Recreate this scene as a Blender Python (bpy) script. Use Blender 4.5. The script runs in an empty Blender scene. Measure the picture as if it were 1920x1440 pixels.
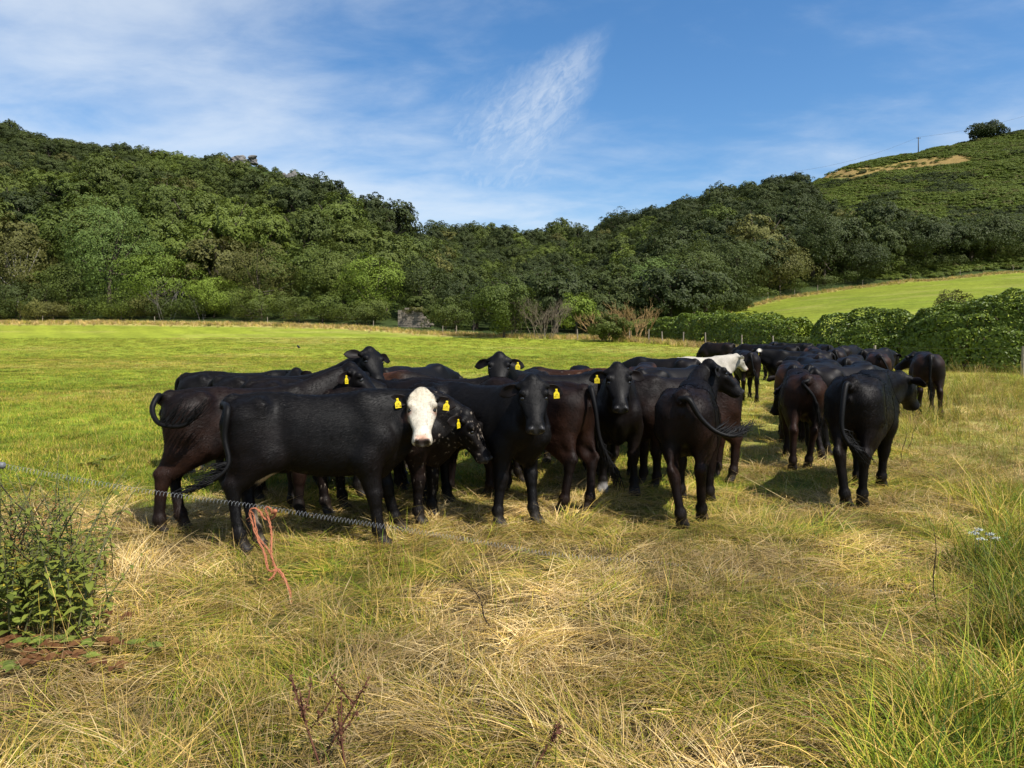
import bpy, bmesh, math, random
import numpy as np
from mathutils import Vector, Matrix
random.seed(7); np.random.seed(7)
scene = bpy.context.scene
COL = scene.collection
R = math.radians

# ------------------------------------------------------------------ camera
EYE, F, HOR = 1.75, 1350.0, 640.0            # eye height (m), focal length and horizon row of a 1920 px wide frame
cam_d = bpy.data.cameras.new('camera'); cam = bpy.data.objects.new('camera', cam_d); COL.objects.link(cam)
cam.location = (0, 0, EYE); cam.rotation_euler = (R(90), 0, 0)
cam_d.sensor_fit = 'HORIZONTAL'; cam_d.sensor_width = 36.0; cam_d.lens = 36.0*F/1920.0
cam_d.shift_y = -(720.0-HOR)/1920.0
cam_d.clip_start = 0.05; cam_d.clip_end = 6000
scene.camera = cam

# ------------------------------------------------------------------ sun and sky
SUN = Vector((0.46, -0.40, 0.80)).normalized()       # direction towards the sun: high, behind the camera's right shoulder
sun_el = math.asin(SUN.z); sun_rot = math.atan2(SUN.x, SUN.y)
sl = bpy.data.lights.new('sun', 'SUN'); sl.energy = 5.0; sl.angle = R(0.5); sl.color = (1.0, 0.955, 0.88)
so = bpy.data.objects.new('sun', sl); COL.objects.link(so)
so.rotation_euler = SUN.to_track_quat('Z', 'Y').to_euler(); so.location = (30, -30, 60)

world = bpy.data.worlds.new('World'); scene.world = world; world.use_nodes = True
def N(nt, typ, **kw):
    n = nt.nodes.new(typ)
    for k, v in kw.items():
        if k.startswith('i_'):
            key = k[2:]
            n.inputs[int(key) if key.isdigit() else key].default_value = v
        else: setattr(n, k, v)
    return n
def L(nt, a, b): nt.links.new(a, b)
def math_n(nt, op, a, b=None, c=None, clamp=False):
    n = nt.nodes.new('ShaderNodeMath'); n.operation = op; n.use_clamp = clamp
    for i, v in enumerate((a, b, c)):
        if v is None: continue
        if isinstance(v, (int, float)): n.inputs[i].default_value = v
        else: nt.links.new(v, n.inputs[i])
    return n.outputs[0]
def smooth_n(nt, v, lo, hi):
    n = nt.nodes.new('ShaderNodeMapRange'); n.interpolation_type = 'SMOOTHSTEP'
    nt.links.new(v, n.inputs[0]); n.inputs[1].default_value = lo; n.inputs[2].default_value = hi
    return n.outputs[0]
def build_world():
    nt = world.node_tree; nt.nodes.clear()
    out = N(nt, 'ShaderNodeOutputWorld'); bg = N(nt, 'ShaderNodeBackground'); bg.inputs[1].default_value = SKY_STRENGTH
    sky = N(nt, 'ShaderNodeTexSky', sky_type='NISHITA'); sky.sun_disc = False
    sky.sun_elevation = sun_el; sky.sun_rotation = sun_rot; sky.air_density = 1.0; sky.dust_density = 1.0; sky.ozone_density = 3.0
    hs = N(nt, 'ShaderNodeHueSaturation'); hs.inputs['Saturation'].default_value = 1.26; hs.inputs['Value'].default_value = 1.20
    L(nt, sky.outputs[0], hs.inputs['Color'])
    tc = N(nt, 'ShaderNodeTexCoord'); sep = N(nt, 'ShaderNodeSeparateXYZ'); L(nt, tc.outputs['Generated'], sep.inputs[0])
    x, y, z = sep.outputs
    zz = math_n(nt, 'ADD', math_n(nt, 'MAXIMUM', z, 0.0), 0.16)
    comb = N(nt, 'ShaderNodeCombineXYZ'); L(nt, math_n(nt, 'DIVIDE', x, zz), comb.inputs[0]); L(nt, math_n(nt, 'DIVIDE', y, zz), comb.inputs[1])
    # broad veils of thin cirrus, drawn out along one wind direction
    mp = N(nt, 'ShaderNodeMapping'); L(nt, comb.outputs[0], mp.inputs[0]); mp.inputs['Rotation'].default_value = (0, 0, R(62)); mp.inputs['Scale'].default_value = (0.75, 1.15, 1); mp.inputs['Location'].default_value = (3.1, 0.7, 0)
    n1 = N(nt, 'ShaderNodeTexNoise', i_Scale=0.8, i_Detail=4.0, i_Roughness=0.5, i_Distortion=0.15); L(nt, mp.outputs[0], n1.inputs['Vector'])
    n2 = N(nt, 'ShaderNodeTexNoise', i_Scale=3.6, i_Detail=9.0, i_Roughness=0.6, i_Distortion=0.25); L(nt, mp.outputs[0], n2.inputs['Vector'])
    veil = math_n(nt, 'ADD', n1.outputs[0], math_n(nt, 'MULTIPLY', math_n(nt, 'SUBTRACT', n2.outputs[0], 0.5), 0.46))
    veil = math_n(nt, 'ADD', veil, math_n(nt, 'MULTIPLY', x, -0.16))     # more of it to the west than to the east
    veil = math_n(nt, 'ADD', veil, math_n(nt, 'MULTIPLY', math_n(nt, 'SUBTRACT', 1.0, smooth_n(nt, z, 0.05, 0.38)), 0.10))     # long views through the veil near the horizon
    vf = math_n(nt, 'MULTIPLY', smooth_n(nt, veil, 0.34, 0.80), 0.66)
    # one long wisp shaped like a feather, tip high in the north, spreading towards its lower end
    yy = math_n(nt, 'MAXIMUM', y, 0.02)
    u = math_n(nt, 'DIVIDE', x, yy); v = math_n(nt, 'DIVIDE', z, yy)
    T = (0.146, 0.450); B = (-0.030, 0.255); ax = (B[0]-T[0], B[1]-T[1]); ln = math.hypot(*ax); ax = (ax[0]/ln, ax[1]/ln)
    du = math_n(nt, 'SUBTRACT', u, T[0]); dv = math_n(nt, 'SUBTRACT', v, T[1])
    s = math_n(nt, 'DIVIDE', math_n(nt, 'ADD', math_n(nt, 'MULTIPLY', du, ax[0]), math_n(nt, 'MULTIPLY', dv, ax[1])), ln)
    w = math_n(nt, 'ADD', math_n(nt, 'MULTIPLY', du, -ax[1]), math_n(nt, 'MULTIPLY', dv, ax[0]))
    half = math_n(nt, 'ADD', math_n(nt, 'MULTIPLY', math_n(nt, 'MAXIMUM', s, 0.0), 0.090), 0.004)
    wc = math_n(nt, 'SUBTRACT', w, math_n(nt, 'MULTIPLY', math_n(nt, 'MAXIMUM', s, 0.0), 0.004))
    q = math_n(nt, 'DIVIDE', wc, half)
    uvw = N(nt, 'ShaderNodeCombineXYZ'); L(nt, math_n(nt, 'MULTIPLY', s, 4.0), uvw.inputs[0]); L(nt, math_n(nt, 'MULTIPLY', w, 22.0), uvw.inputs[1])
    n4 = N(nt, 'ShaderNodeTexNoise', i_Scale=1.3, i_Detail=7.0, i_Roughness=0.62, i_Distortion=0.3); L(nt, uvw.outputs[0], n4.inputs['Vector'])
    uv5 = N(nt, 'ShaderNodeCombineXYZ'); L(nt, math_n(nt, 'MULTIPLY', s, 11.0), uv5.inputs[0]); L(nt, math_n(nt, 'MULTIPLY', w, 95.0), uv5.inputs[1])
    n5 = N(nt, 'ShaderNodeTexNoise', i_Scale=1.0, i_Detail=6.0, i_Roughness=0.65, i_Distortion=0.8); L(nt, uv5.outputs[0], n5.inputs['Vector'])
    qn = math_n(nt, 'ADD', math_n(nt, 'ABSOLUTE', q), math_n(nt, 'MULTIPLY', math_n(nt, 'SUBTRACT', n4.outputs[0], 0.5), 1.5))
    edge = math_n(nt, 'SUBTRACT', 1.0, smooth_n(nt, qn, 0.15, 1.45))
    ends = math_n(nt, 'MULTIPLY', smooth_n(nt, s, -0.02, 0.45), math_n(nt, 'SUBTRACT', 1.0, smooth_n(nt, math_n(nt, 'ADD', s, math_n(nt, 'MULTIPLY', math_n(nt, 'SUBTRACT', n4.outputs[0], 0.5), 1.6)), 0.75, 1.55)))
    tex = math_n(nt, 'ADD', 0.35, math_n(nt, 'MULTIPLY', smooth_n(nt, math_n(nt, 'ADD', math_n(nt, 'MULTIPLY', n4.outputs[0], 0.5), math_n(nt, 'MULTIPLY', n5.outputs[0], 0.5)), 0.36, 0.66), 0.75))
    wisp = math_n(nt, 'MULTIPLY', math_n(nt, 'MULTIPLY', edge, ends), tex)
    front = smooth_n(nt, y, 0.05, 0.3)
    wisp = math_n(nt, 'MULTIPLY', math_n(nt, 'MULTIPLY', wisp, front), 0.46)
    fac = math_n(nt, 'MAXIMUM', vf, wisp)
    fac = math_n(nt, 'MULTIPLY', fac, smooth_n(nt, z, -0.02, 0.06))
    mx = N(nt, 'ShaderNodeMixRGB'); L(nt, fac, mx.inputs[0]); L(nt, hs.outputs[0], mx.inputs[1]); mx.inputs[2].default_value = (CLOUD*0.90, CLOUD*0.97, CLOUD*1.04, 1)
    L(nt, mx.outputs[0], bg.inputs[0]); L(nt, bg.outputs[0], out.inputs[0])
SKY_STRENGTH, CLOUD = 0.092, 7.0
build_world()
scene.view_settings.view_transform = 'Standard'; scene.view_settings.look = 'None'
scene.view_settings.exposure = 0.60; scene.view_settings.gamma = 1.0; scene.view_settings.use_curve_mapping = False
scene.render.engine = 'CYCLES'
try:
    scene.cycles.max_bounces = 6; scene.cycles.transparent_max_bounces = 4; scene.cycles.diffuse_bounces = 3
    scene.cycles.glossy_bounces = 2; scene.cycles.transmission_bounces = 3; scene.cycles.use_denoising = True
except Exception: pass

# ------------------------------------------------------------------ small helpers
def hash01(ix, iy, iz=0, seed=0):
    h = (ix.astype(np.int64)*374761393 + iy.astype(np.int64)*668265263 + np.asarray(iz).astype(np.int64)*2147483647 + seed*974634777) & 0xFFFFFFFF
    h = ((h ^ (h >> 13)) * 1274126177) & 0xFFFFFFFF
    h = ((h ^ (h >> 16)) * 2246822519) & 0xFFFFFFFF
    return ((h ^ (h >> 15)) & 0xFFFFFF)/16777215.0
def vnoise(x, y, z=None, seed=0):
    x = np.asarray(x, float); y = np.asarray(y, float)
    z = np.zeros_like(x) if z is None else np.asarray(z, float)
    ix, iy, iz = np.floor(x), np.floor(y), np.floor(z)
    fx, fy, fz = x-ix, y-iy, z-iz
    fx = fx*fx*(3-2*fx); fy = fy*fy*(3-2*fy); fz = fz*fz*(3-2*fz)
    r = 0
    for a in (0, 1):
        for b in (0, 1):
            for c in (0, 1):
                r = r + hash01(ix+a, iy+b, iz+c, seed)*(fx if a else 1-fx)*(fy if b else 1-fy)*(fz if c else 1-fz)
    return r
def fbm(x, y, z=None, seed=0, oct=4):
    r, amp, tot = 0, 1.0, 0
    for o in range(oct):
        r = r + amp*vnoise(np.asarray(x)*2**o, np.asarray(y)*2**o, None if z is None else np.asarray(z)*2**o, seed+o); tot += amp; amp *= .5
    return r/tot
def sstep(v, lo, hi):
    t = np.clip((np.asarray(v, float)-lo)/(hi-lo), 0, 1); return t*t*(3-2*t)
def mesh_from(name, verts, faces, mat=None, smooth=True, attrs=None, mat_index=None):
    me = bpy.data.meshes.new(name)
    verts = np.asarray(verts, np.float32)
    if isinstance(faces, np.ndarray):
        n, k = faces.shape
        me.vertices.add(len(verts)); me.vertices.foreach_set('co', verts.ravel())
        me.loops.add(n*k); me.loops.foreach_set('vertex_index', faces.astype(np.int32).ravel())
        me.polygons.add(n); me.polygons.foreach_set('loop_start', np.arange(0, n*k, k, dtype=np.int32))
        try: me.polygons.foreach_set('loop_total', np.full(n, k, np.int32))
        except Exception: pass
        me.update(calc_edges=True)
    else:
        me.from_pydata(verts.tolist(), [], [list(map(int, f)) for f in faces]); me.update()
    if len(me.polygons): me.polygons.foreach_set('use_smooth', np.full(len(me.polygons), smooth))
    if mat_index is not None: me.polygons.foreach_set('material_index', np.asarray(mat_index, np.int32))
    for k, (typ, arr) in (attrs or {}).items():
        a = me.attributes.new(k, typ, 'POINT')
        key = {'FLOAT': 'value', 'INT': 'value', 'FLOAT_VECTOR': 'vector', 'FLOAT_COLOR': 'color'}[typ]
        a.data.foreach_set(key, np.asarray(arr, np.int32 if typ == 'INT' else np.float32).ravel())
    for m in (mat if isinstance(mat, (list, tuple)) else [mat] if mat else []): me.materials.append(m)
    return me
def add_obj(name, me, parent=None, loc=None, label=None, cat=None, group=None, kind=None, rotz=0, scale=None):
    o = bpy.data.objects.new(name, me); COL.objects.link(o)
    if parent: o.parent = parent
    if loc is not None: o.location = loc
    if rotz: o.rotation_euler = (0, 0, rotz)
    if scale is not None: o.scale = (scale,)*3 if isinstance(scale, (int, float)) else scale
    if label: o['label'] = label
    if cat: o['category'] = cat
    if group: o['group'] = group
    if kind: o['kind'] = kind
    return o
class Geo:
    """collects vertices and quads or triangles of one part"""
    def __init__(s): s.v = []; s.f = []
    def tube(s, pts, rad, n=6, cap=True):
        pts = [Vector(p) for p in pts]; m = len(pts)
        rad = [rad]*m if isinstance(rad, (int, float)) else rad
        b = len(s.v); ref = None
        for i, p in enumerate(pts):
            t = (pts[min(i+1, m-1)]-pts[max(i-1, 0)]).normalized()
            if ref is None: ref = t.orthogonal().normalized()
            ref = (ref - t*ref.dot(t)); ref = ref.normalized() if ref.length > 1e-6 else t.orthogonal().normalized()
            bi = t.cross(ref)
            for k in range(n):
                a = 2*math.pi*k/n; s.v.append(tuple(p + (ref*math.cos(a)+bi*math.sin(a))*rad[i]))
        for i in range(m-1):
            for k in range(n): s.f.append((b+i*n+k, b+i*n+(k+1) % n, b+(i+1)*n+(k+1) % n, b+(i+1)*n+k))
        if cap: s.f.append(tuple(b+k for k in range(n))[::-1]); s.f.append(tuple(b+(m-1)*n+k for k in range(n)))
        return s
    def box(s, c, h, rot=None):
        b = len(s.v)
        for dx in (-1, 1):
            for dy in (-1, 1):
                for dz in (-1, 1):
                    v = Vector((dx*h[0], dy*h[1], dz*h[2]))
                    if rot: v = rot @ v
                    s.v.append(tuple(Vector(c)+v))
        for f in ((0, 1, 3, 2), (4, 6, 7, 5), (0, 4, 5, 1), (2, 3, 7, 6), (0, 2, 6, 4), (1, 5, 7, 3)): s.f.append(tuple(b+i for i in f))
        return s
    def mesh(s, name, mat, smooth=True): return mesh_from(name, np.array(s.v), s.f, mat, smooth)
def catmull(P, n):
    P = np.asarray(P, float); m = len(P); out = []
    Q = np.vstack([2*P[0]-P[1], P, 2*P[-1]-P[-2]])
    for i in range(n):
        t = i/(n-1)*(m-1); k = min(int(t), m-2); u = t-k
        a, b, c, d = Q[k], Q[k+1], Q[k+2], Q[k+3]
        out.append(.5*((2*b)+(-a+c)*u+(2*a-5*b+4*c-d)*u*u+(-a+3*b-3*c+d)*u**3))
    return np.array(out)

# ------------------------------------------------------------------ materials
def new_mat(name):
    m = bpy.data.materials.new(name); m.use_nodes = True; nt = m.node_tree; nt.nodes.clear()
    out = N(nt, 'ShaderNodeOutputMaterial'); return m, nt, out
def simple_mat(name, col, rough=.7, spec=.3, noise=.25, scale=20., bump=.0, metal=0.):
    m, nt, out = new_mat(name); b = N(nt, 'ShaderNodeBsdfPrincipled'); L(nt, b.outputs[0], out.inputs[0])
    tc = N(nt, 'ShaderNodeTexCoord'); n = N(nt, 'ShaderNodeTexNoise', i_Scale=scale, i_Detail=5.0, i_Roughness=.6); L(nt, tc.outputs['Object'], n.inputs['Vector'])
    r = N(nt, 'ShaderNodeMapRange'); L(nt, n.outputs[0], r.inputs[0]); r.inputs[1].default_value = .25; r.inputs[2].default_value = .75; r.inputs[3].default_value = 1-noise; r.inputs[4].default_value = 1+noise
    mx = N(nt, 'ShaderNodeVectorMath', operation='SCALE'); mx.inputs[0].default_value = col; L(nt, r.outputs[0], mx.inputs['Scale'])
    L(nt, mx.outputs[0], b.inputs['Base Color']); b.inputs['Roughness'].default_value = rough; b.inputs['Specular IOR Level'].default_value = spec; b.inputs['Metallic'].default_value = metal
    if bump:
        bp = N(nt, 'ShaderNodeBump'); bp.inputs['Strength'].default_value = bump; bp.inputs['Distance'].default_value = .01; L(nt, n.outputs[0], bp.inputs['Height']); L(nt, bp.outputs[0], b.inputs['Normal'])
    return m
def foliage_mat(name, col_a, col_b, trans=.20, rough=.6, spec=.2, inst=.55):
    """two leaf colours mixed per leaf (attribute 'v') and per plant (object random)"""
    m, nt, out = new_mat(name)
    at = N(nt, 'ShaderNodeAttribute', attribute_name='v'); oi = N(nt, 'ShaderNodeObjectInfo')
    f = math_n(nt, 'ADD', math_n(nt, 'MULTIPLY', at.outputs['Fac'], 1-inst), math_n(nt, 'MULTIPLY', oi.outputs['Random'], inst), clamp=True)
    mx = N(nt, 'ShaderNodeMixRGB'); mx.inputs[1].default_value = (*col_a, 1); mx.inputs[2].default_value = (*col_b, 1); L(nt, f, mx.inputs[0])
    b = N(nt, 'ShaderNodeBsdfPrincipled'); L(nt, mx.outputs[0], b.inputs['Base Color']); b.inputs['Roughness'].default_value = rough; b.inputs['Specular IOR Level'].default_value = spec
    t = N(nt, 'ShaderNodeBsdfTranslucent'); hv = N(nt, 'ShaderNodeHueSaturation'); hv.inputs['Value'].default_value = 1.3; hv.inputs['Hue'].default_value = .485; L(nt, mx.outputs[0], hv.inputs['Color']); L(nt, hv.outputs[0], t.inputs[0])
    ms = N(nt, 'ShaderNodeMixShader'); ms.inputs[0].default_value = trans; L(nt, b.outputs[0], ms.inputs[1]); L(nt, t.outputs[0], ms.inputs[2]); L(nt, ms.outputs[0], out.inputs[0])
    return m
# ------------------------------------------------------------------ the lie of the land
def z_field(d): d = np.asarray(d, float); return .015*np.maximum(d-2, 0) + .0008*np.maximum(d-40, 0)**2
# per compass column (tan of the bearing, written as 960+1350*tan): end of the near field, then heights further up the valley side
COLS = [  # column, field end distance, [(distance, height)...]
    (-1500, 90, [(110, 8), (200, 40), (270, 55)]),
    (-500, 100, [(115, 8), (180, 48), (260, 86)]),
    (0,    100, [(114, 7), (170, 38), (240, 70.5)]),
    (200,  100, [(114, 7), (170, 36), (240, 64)]),
    (330,  98, [(112, 7), (168, 35), (240, 60)]),
    (450,  97, [(111, 7), (168, 35), (240, 62)]),
    (560,  95, [(110, 7), (165, 31), (230, 54)]),
    (640,  93, [(110, 6.5), (160, 27), (220, 45.5)]),
    (700,  90, [(108, 6), (160, 24), (215, 39.5)]),
    (760,  86, [(105, 5), (155, 18), (210, 32)]),
    (830,  82, [(105, 4), (160, 10), (230, 24), (330, 47)]),
    (900,  80, [(105, 3.5), (170, 8), (340, 45)]),
    (1000, 78, [(105, 3.5), (175, 8), (340, 46.5)]),
    (1100, 76, [(105, 3.5), (170, 9), (330, 47)]),
    (1160, 76, [(105, 4), (165, 11), (300, 46)]),
    (1230, 74, [(100, 4.2), (150, 14), (280, 46.5)]),
    (1330, 70, [(106, 5.2), (150, 18), (280, 54)]),
    (1400, 62, [(118, 7.3), (150, 18), (280, 57.5)]),
    (1500, 50, [(130, 9.9), (150, 17), (290, 65.2)]),
    (1600, 45, [(135, 11.7), (150, 18), (295, 73.0)]),
    (1720, 40, [(140, 13.4), (152, 19), (300, 80.5)]),
    (1800, 40, [(141, 14.3), (153, 20), (300, 85)]),
    (1920, 40, [(142, 15.4), (155, 22), (300, 90)]),
    (2400, 40, [(145, 18), (170, 30), (300, 112)]),
    (3400, 60, [(145, 14), (300, 70)]),
]
RD = np.concatenate([np.linspace(0, 12, 25), np.linspace(12.6, 60, 60), np.linspace(61.5, 160, 66), np.linspace(162.5, 360, 80), np.geomspace(368, 900, 16)])
def _profile(fe, nodes):
    xs = [fe] + [n[0] for n in nodes]; ys = [float(z_field(fe))] + [n[1] for n in nodes]
    zr = np.where(RD <= fe, z_field(np.minimum(RD, fe)), np.interp(RD, xs, ys))
    zr = np.where(RD > xs[-1], ys[-1] - .0009*(RD-xs[-1])**2*1.0, zr); zr = np.maximum(zr, -40)
    zf = np.interp(np.arange(0, 900, 1.0), RD, zr); k = np.exp(-np.linspace(-2, 2, 13)**2); k /= k.sum()
    zs = np.convolve(np.pad(zf, 6, mode='edge'), k, 'valid')
    return np.where(RD < 40, zr, np.interp(RD, np.arange(0, 900, 1.0), zs))
_CX = np.array([c[0] for c in COLS], float); _CZ = np.array([_profile(c[1], c[2]) for c in COLS]); _CE = np.array([c[1] for c in COLS], float)
_FX = np.arange(-1500, 3401, 10.0)
_fine = np.array([np.interp(_FX, _CX, _CZ[:, j]) for j in range(len(RD))])
_k = np.exp(-np.linspace(-2, 2, 7)**2); _k /= _k.sum()
_fine = np.array([np.convolve(np.pad(r, 3, mode='edge'), _k, 'valid') for r in _fine])      # [ring, column]
_fe = np.interp(_FX, _CX, _CE)
def polar(x, y):
    x = np.asarray(x, float); y = np.asarray(y, float)
    t = np.arctan2(x, y); tc = np.clip(t, -1.02, 1.02); r = np.hypot(x, y)
    return 960+1350*np.tan(tc), r*np.cos(tc), t
def ground(x, y, bumps=True):
    px, d, t = polar(x, y)
    ci = np.clip((px-_FX[0])/10.0, 0, len(_FX)-1.001); c0 = ci.astype(int); cf = ci-c0
    ri = np.clip(np.interp(d, RD, np.arange(len(RD))), 0, len(RD)-1.001); r0 = ri.astype(int); rf = ri-r0
    z = (_fine[r0, c0]*(1-cf)+_fine[r0, c0+1]*cf)*(1-rf) + (_fine[r0+1, c0]*(1-cf)+_fine[r0+1, c0+1]*cf)*rf
    back = sstep(np.abs(t), 1.2, 2.4); z = z*(1-back) + .012*d*back
    if bumps:
        z = z + (fbm(np.asarray(x)*.9, np.asarray(y)*.9, seed=3, oct=3)-.5)*.07*sstep(d, 1, 3)
        hill = sstep(d, 120, 170); z = z + hill*(fbm(np.asarray(x)*.06, np.asarray(y)*.06, seed=5, oct=4)-.5)*5.0
    return z
def gz(x, y): return float(ground(np.array([x]), np.array([y]))[0])
def at(px, d): """a point on the ground at a bearing and a distance"""; x = (px-960)/F*d; return (x, d, gz(x, d))
def row_of(x, y, z): return HOR - (np.asarray(z)-EYE)/np.asarray(y)*F
def d_of_row(row): return 1.78/((row-HOR)/F+.015)
def field_end(px): return np.interp(px, _FX, _fe)

def straw_mask(x, y):
    """how dry the grass is, 0 green .. 1 straw"""
    x = np.asarray(x, float); y = np.maximum(np.asarray(y, float), .5)
    px = 960+F*x/y; d = y
    nz = fbm(x*.55, y*.55, seed=21, oct=4)-.5; n2 = fbm(x*1.7, y*1.7, seed=27, oct=3)-.5
    s = 1-sstep(d + nz*3.0, 7.0, 8.9)                                    # trampled dry band the herd stands in
    right = sstep(px, 1280, 1420)
    s = np.maximum(s, right*(.50+.3*sstep(px, 1620, 1760)*(1-sstep(d, 18, 26)))*(1-sstep(d, 16, 34)))
    s = np.maximum(s, .75*np.exp(-((px-1100)/220)**2)*(1-sstep(d, 8, 11)))
    g = .55*np.exp(-(((px-470)/190)**2+((d-3.55)/.42)**2)) + .38*np.exp(-(((px-1800)/260)**2+((d-3.2)/.5)**2)) + .28*np.exp(-(((px-1900)/130)**2+((d-4.9)/1.0)**2))
    g = g + .40*np.exp(-(((px-150)/130)**2+((d-3.1)/.4)**2)) + .3*np.exp(-(((px-1050)/200)**2+((d-3.0)/.3)**2))
    g = g + .34*np.exp(-(((px-1420)/150)**2+((d-3.7)/.55)**2)) + .3*np.exp(-(((px-880)/110)**2+((d-2.9)/.3)**2)) + .28*np.exp(-(((px-700)/130)**2+((d-4.3)/.4)**2))
    return np.clip(s*(.86+.9*nz+.5*n2) - g, 0, 1)

def build_terrain():
    th_f = np.arctan((np.arange(-560, 2481, 10)-960)/1350.0)
    th = np.concatenate([np.linspace(-math.pi, th_f[0], 40)[:-1], th_f, np.linspace(th_f[-1], math.pi, 40)[1:]])
    dd = np.concatenate([np.linspace(.4, 14, 60), np.linspace(14.4, 60, 70), np.linspace(61, 160, 80), np.linspace(162, 330, 76), np.geomspace(336, 860, 22)])
    T, D = np.meshgrid(th, dd, indexing='ij')
    Rr = D/np.cos(np.clip(T, -1.02, 1.02)); X = Rr*np.sin(T); Y = Rr*np.cos(T)
    Z = ground(X.ravel(), Y.ravel()).reshape(X.shape)
    nt_, nd = X.shape
    V = np.stack([X, Y, Z], -1).reshape(-1, 3); V = np.vstack([V, [[0, 0, gz(0, .01)]]])
    idx = np.arange(nt_*nd).reshape(nt_, nd)
    quads = np.stack([idx[:-1, :-1], idx[1:, :-1], idx[1:, 1:], idx[:-1, 1:]], -1).reshape(-1, 4)[:, ::-1]
    PX = 960+1350*np.tan(np.clip(T, -1.02, 1.02)); ROW = HOR-(Z-EYE)/D*F
    # colours that belong to the plants on the ground
    n1 = fbm(X*.35, Y*.35, seed=11, oct=4); n2 = fbm(X*.06, Y*.06, seed=12, oct=3); n3 = fbm(X*1.4, Y*1.4, seed=13, oct=3)
    green = np.array([.165, .215, .018]); green2 = np.array([.225, .245, .026]); dry = np.array([.36, .285, .105]); soil = np.array([.050, .036, .014])
    c = green[None, None]*(1-n2[..., None]) + green2[None, None]*n2[..., None]
    c = c*(.72+.55*n1[..., None])
    # mowing lines across the field
    swath = .5+.5*np.sin((X*.82+Y*.57)*2*math.pi/3.2+2*n2); c = c*(1+.17*(swath[..., None]-.5)*sstep(D, 12, 30)[..., None])
    patch = sstep(fbm(X*.10+7, Y*.20, seed=15, oct=4), .56, .70)*sstep(D, 14, 30); c = c*(1-.25*patch[..., None])+dry*.25*patch[..., None]
    s = straw_mask(X.ravel(), Y.ravel()).reshape(X.shape)[..., None]*(np.abs(T) < 1.3)[..., None]
    nearsoil = soil*(.7+.8*n3[..., None]); near = 1-sstep(D, 8, 16)[..., None]
    c = c*(1-s*near)+nearsoil*s*near; c = c*(1-.5*near*(1-s)); c = np.where(s > 0, c*(1-s*(1-near))+dry*s*(1-near), c)
    fe = field_end(PX); inter = sstep(D-fe, -6, -1)*sstep(PX, -2000, -1500)*(1-sstep(PX, 1240, 1290))
    c = c*(1-inter[..., None])+dry*(.8+.5*n3[..., None])*inter[..., None]
    hillc = np.array([.034, .050, .013])*(.7+.7*n1[..., None]); br = np.array([.080, .122, .018])*(.6+.9*n2[..., None])*(.8+.4*n1[..., None])
    upper = sstep(PX, 1330, 1400); tree_edge = np.interp(PX, [1230, 1330, 1400, 1500, 1600, 1720, 1920, 2400], [74, 106, 117, 129, 134, 139, 141, 144])
    hill_start = fe+1.5+(tree_edge-fe-1.5)*sstep(PX, 1255, 1375)
    isfield = 1-sstep(D-hill_start, -1.5, 1.0)
    up_dry = sstep(D-hill_start, -5, -1)*isfield*upper; c = c*(1-.5*up_dry[..., None])+dry*.5*up_dry[..., None]
    bracken = sstep(PX, 1480, 1560)*sstep(D, 150, 165); hc = hillc*(1-bracken[..., None])+br*bracken[..., None]
    cen = np.interp(PX, [1490, 1530, 1600, 1700, 1830, 1850], [327, 328, 325, 311, 296, 294]); wid = np.interp(PX, [1470, 1500, 1540, 1600, 1650, 1700, 1800, 1845, 1870], [-40, -4, 10, 13, 6, 12, 12, -6, -40])
    strip = .75*sstep(wid*(.95+1.1*(n1-.5))-np.abs(ROW-cen)+6*(n3-.5), -4, 4)*(D > 180); hc = hc*(1-strip[..., None])+np.array([.24, .145, .055])*(.7+.6*n3[..., None])*strip[..., None]
    c = c*(1-.22*(upper*sstep(D, 60, 90)*isfield)[..., None]); c = c*isfield[..., None]+hc*(1-isfield[..., None])
    C = np.ones((nt_*nd+1, 4)); C[:-1, :3] = np.clip(c, 0.004, .9).reshape(-1, 3); C[-1, :3] = .1
    m, nt, out = new_mat('turf'); b = N(nt, 'ShaderNodeBsdfPrincipled'); L(nt, b.outputs[0], out.inputs[0])
    at_ = N(nt, 'ShaderNodeAttribute', attribute_name='Col'); tc = N(nt, 'ShaderNodeTexCoord')
    na = N(nt, 'ShaderNodeTexNoise', i_Scale=9.0, i_Detail=6.0, i_Roughness=.7); nb = N(nt, 'ShaderNodeTexNoise', i_Scale=1.6, i_Detail=5.0, i_Roughness=.65)
    L(nt, tc.outputs['Object'], na.inputs[0]); L(nt, tc.outputs['Object'], nb.inputs[0])
    f = math_n(nt, 'MULTIPLY', math_n(nt, 'ADD', na.outputs[0], .5), math_n(nt, 'ADD', nb.outputs[0], .5))
    f = math_n(nt, 'POWER', f, 1.5)
    sc = N(nt, 'ShaderNodeVectorMath', operation='SCALE'); L(nt, at_.outputs['Color'], sc.inputs[0]); L(nt, f, sc.inputs['Scale'])
    L(nt, sc.outputs[0], b.inputs['Base Color']); b.inputs['Roughness'].default_value = .95; b.inputs['Specular IOR Level'].default_value = .1
    bp = N(nt, 'ShaderNodeBump'); bp.inputs['Strength'].default_value = .6; bp.inputs['Distance'].default_value = .08; L(nt, na.outputs[0], bp.inputs['Height']); L(nt, bp.outputs[0], b.inputs['Normal'])
    fieldmask = (isfield[:-1, :-1].reshape(-1) > .5)
    ctr = len(V)-1
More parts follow.
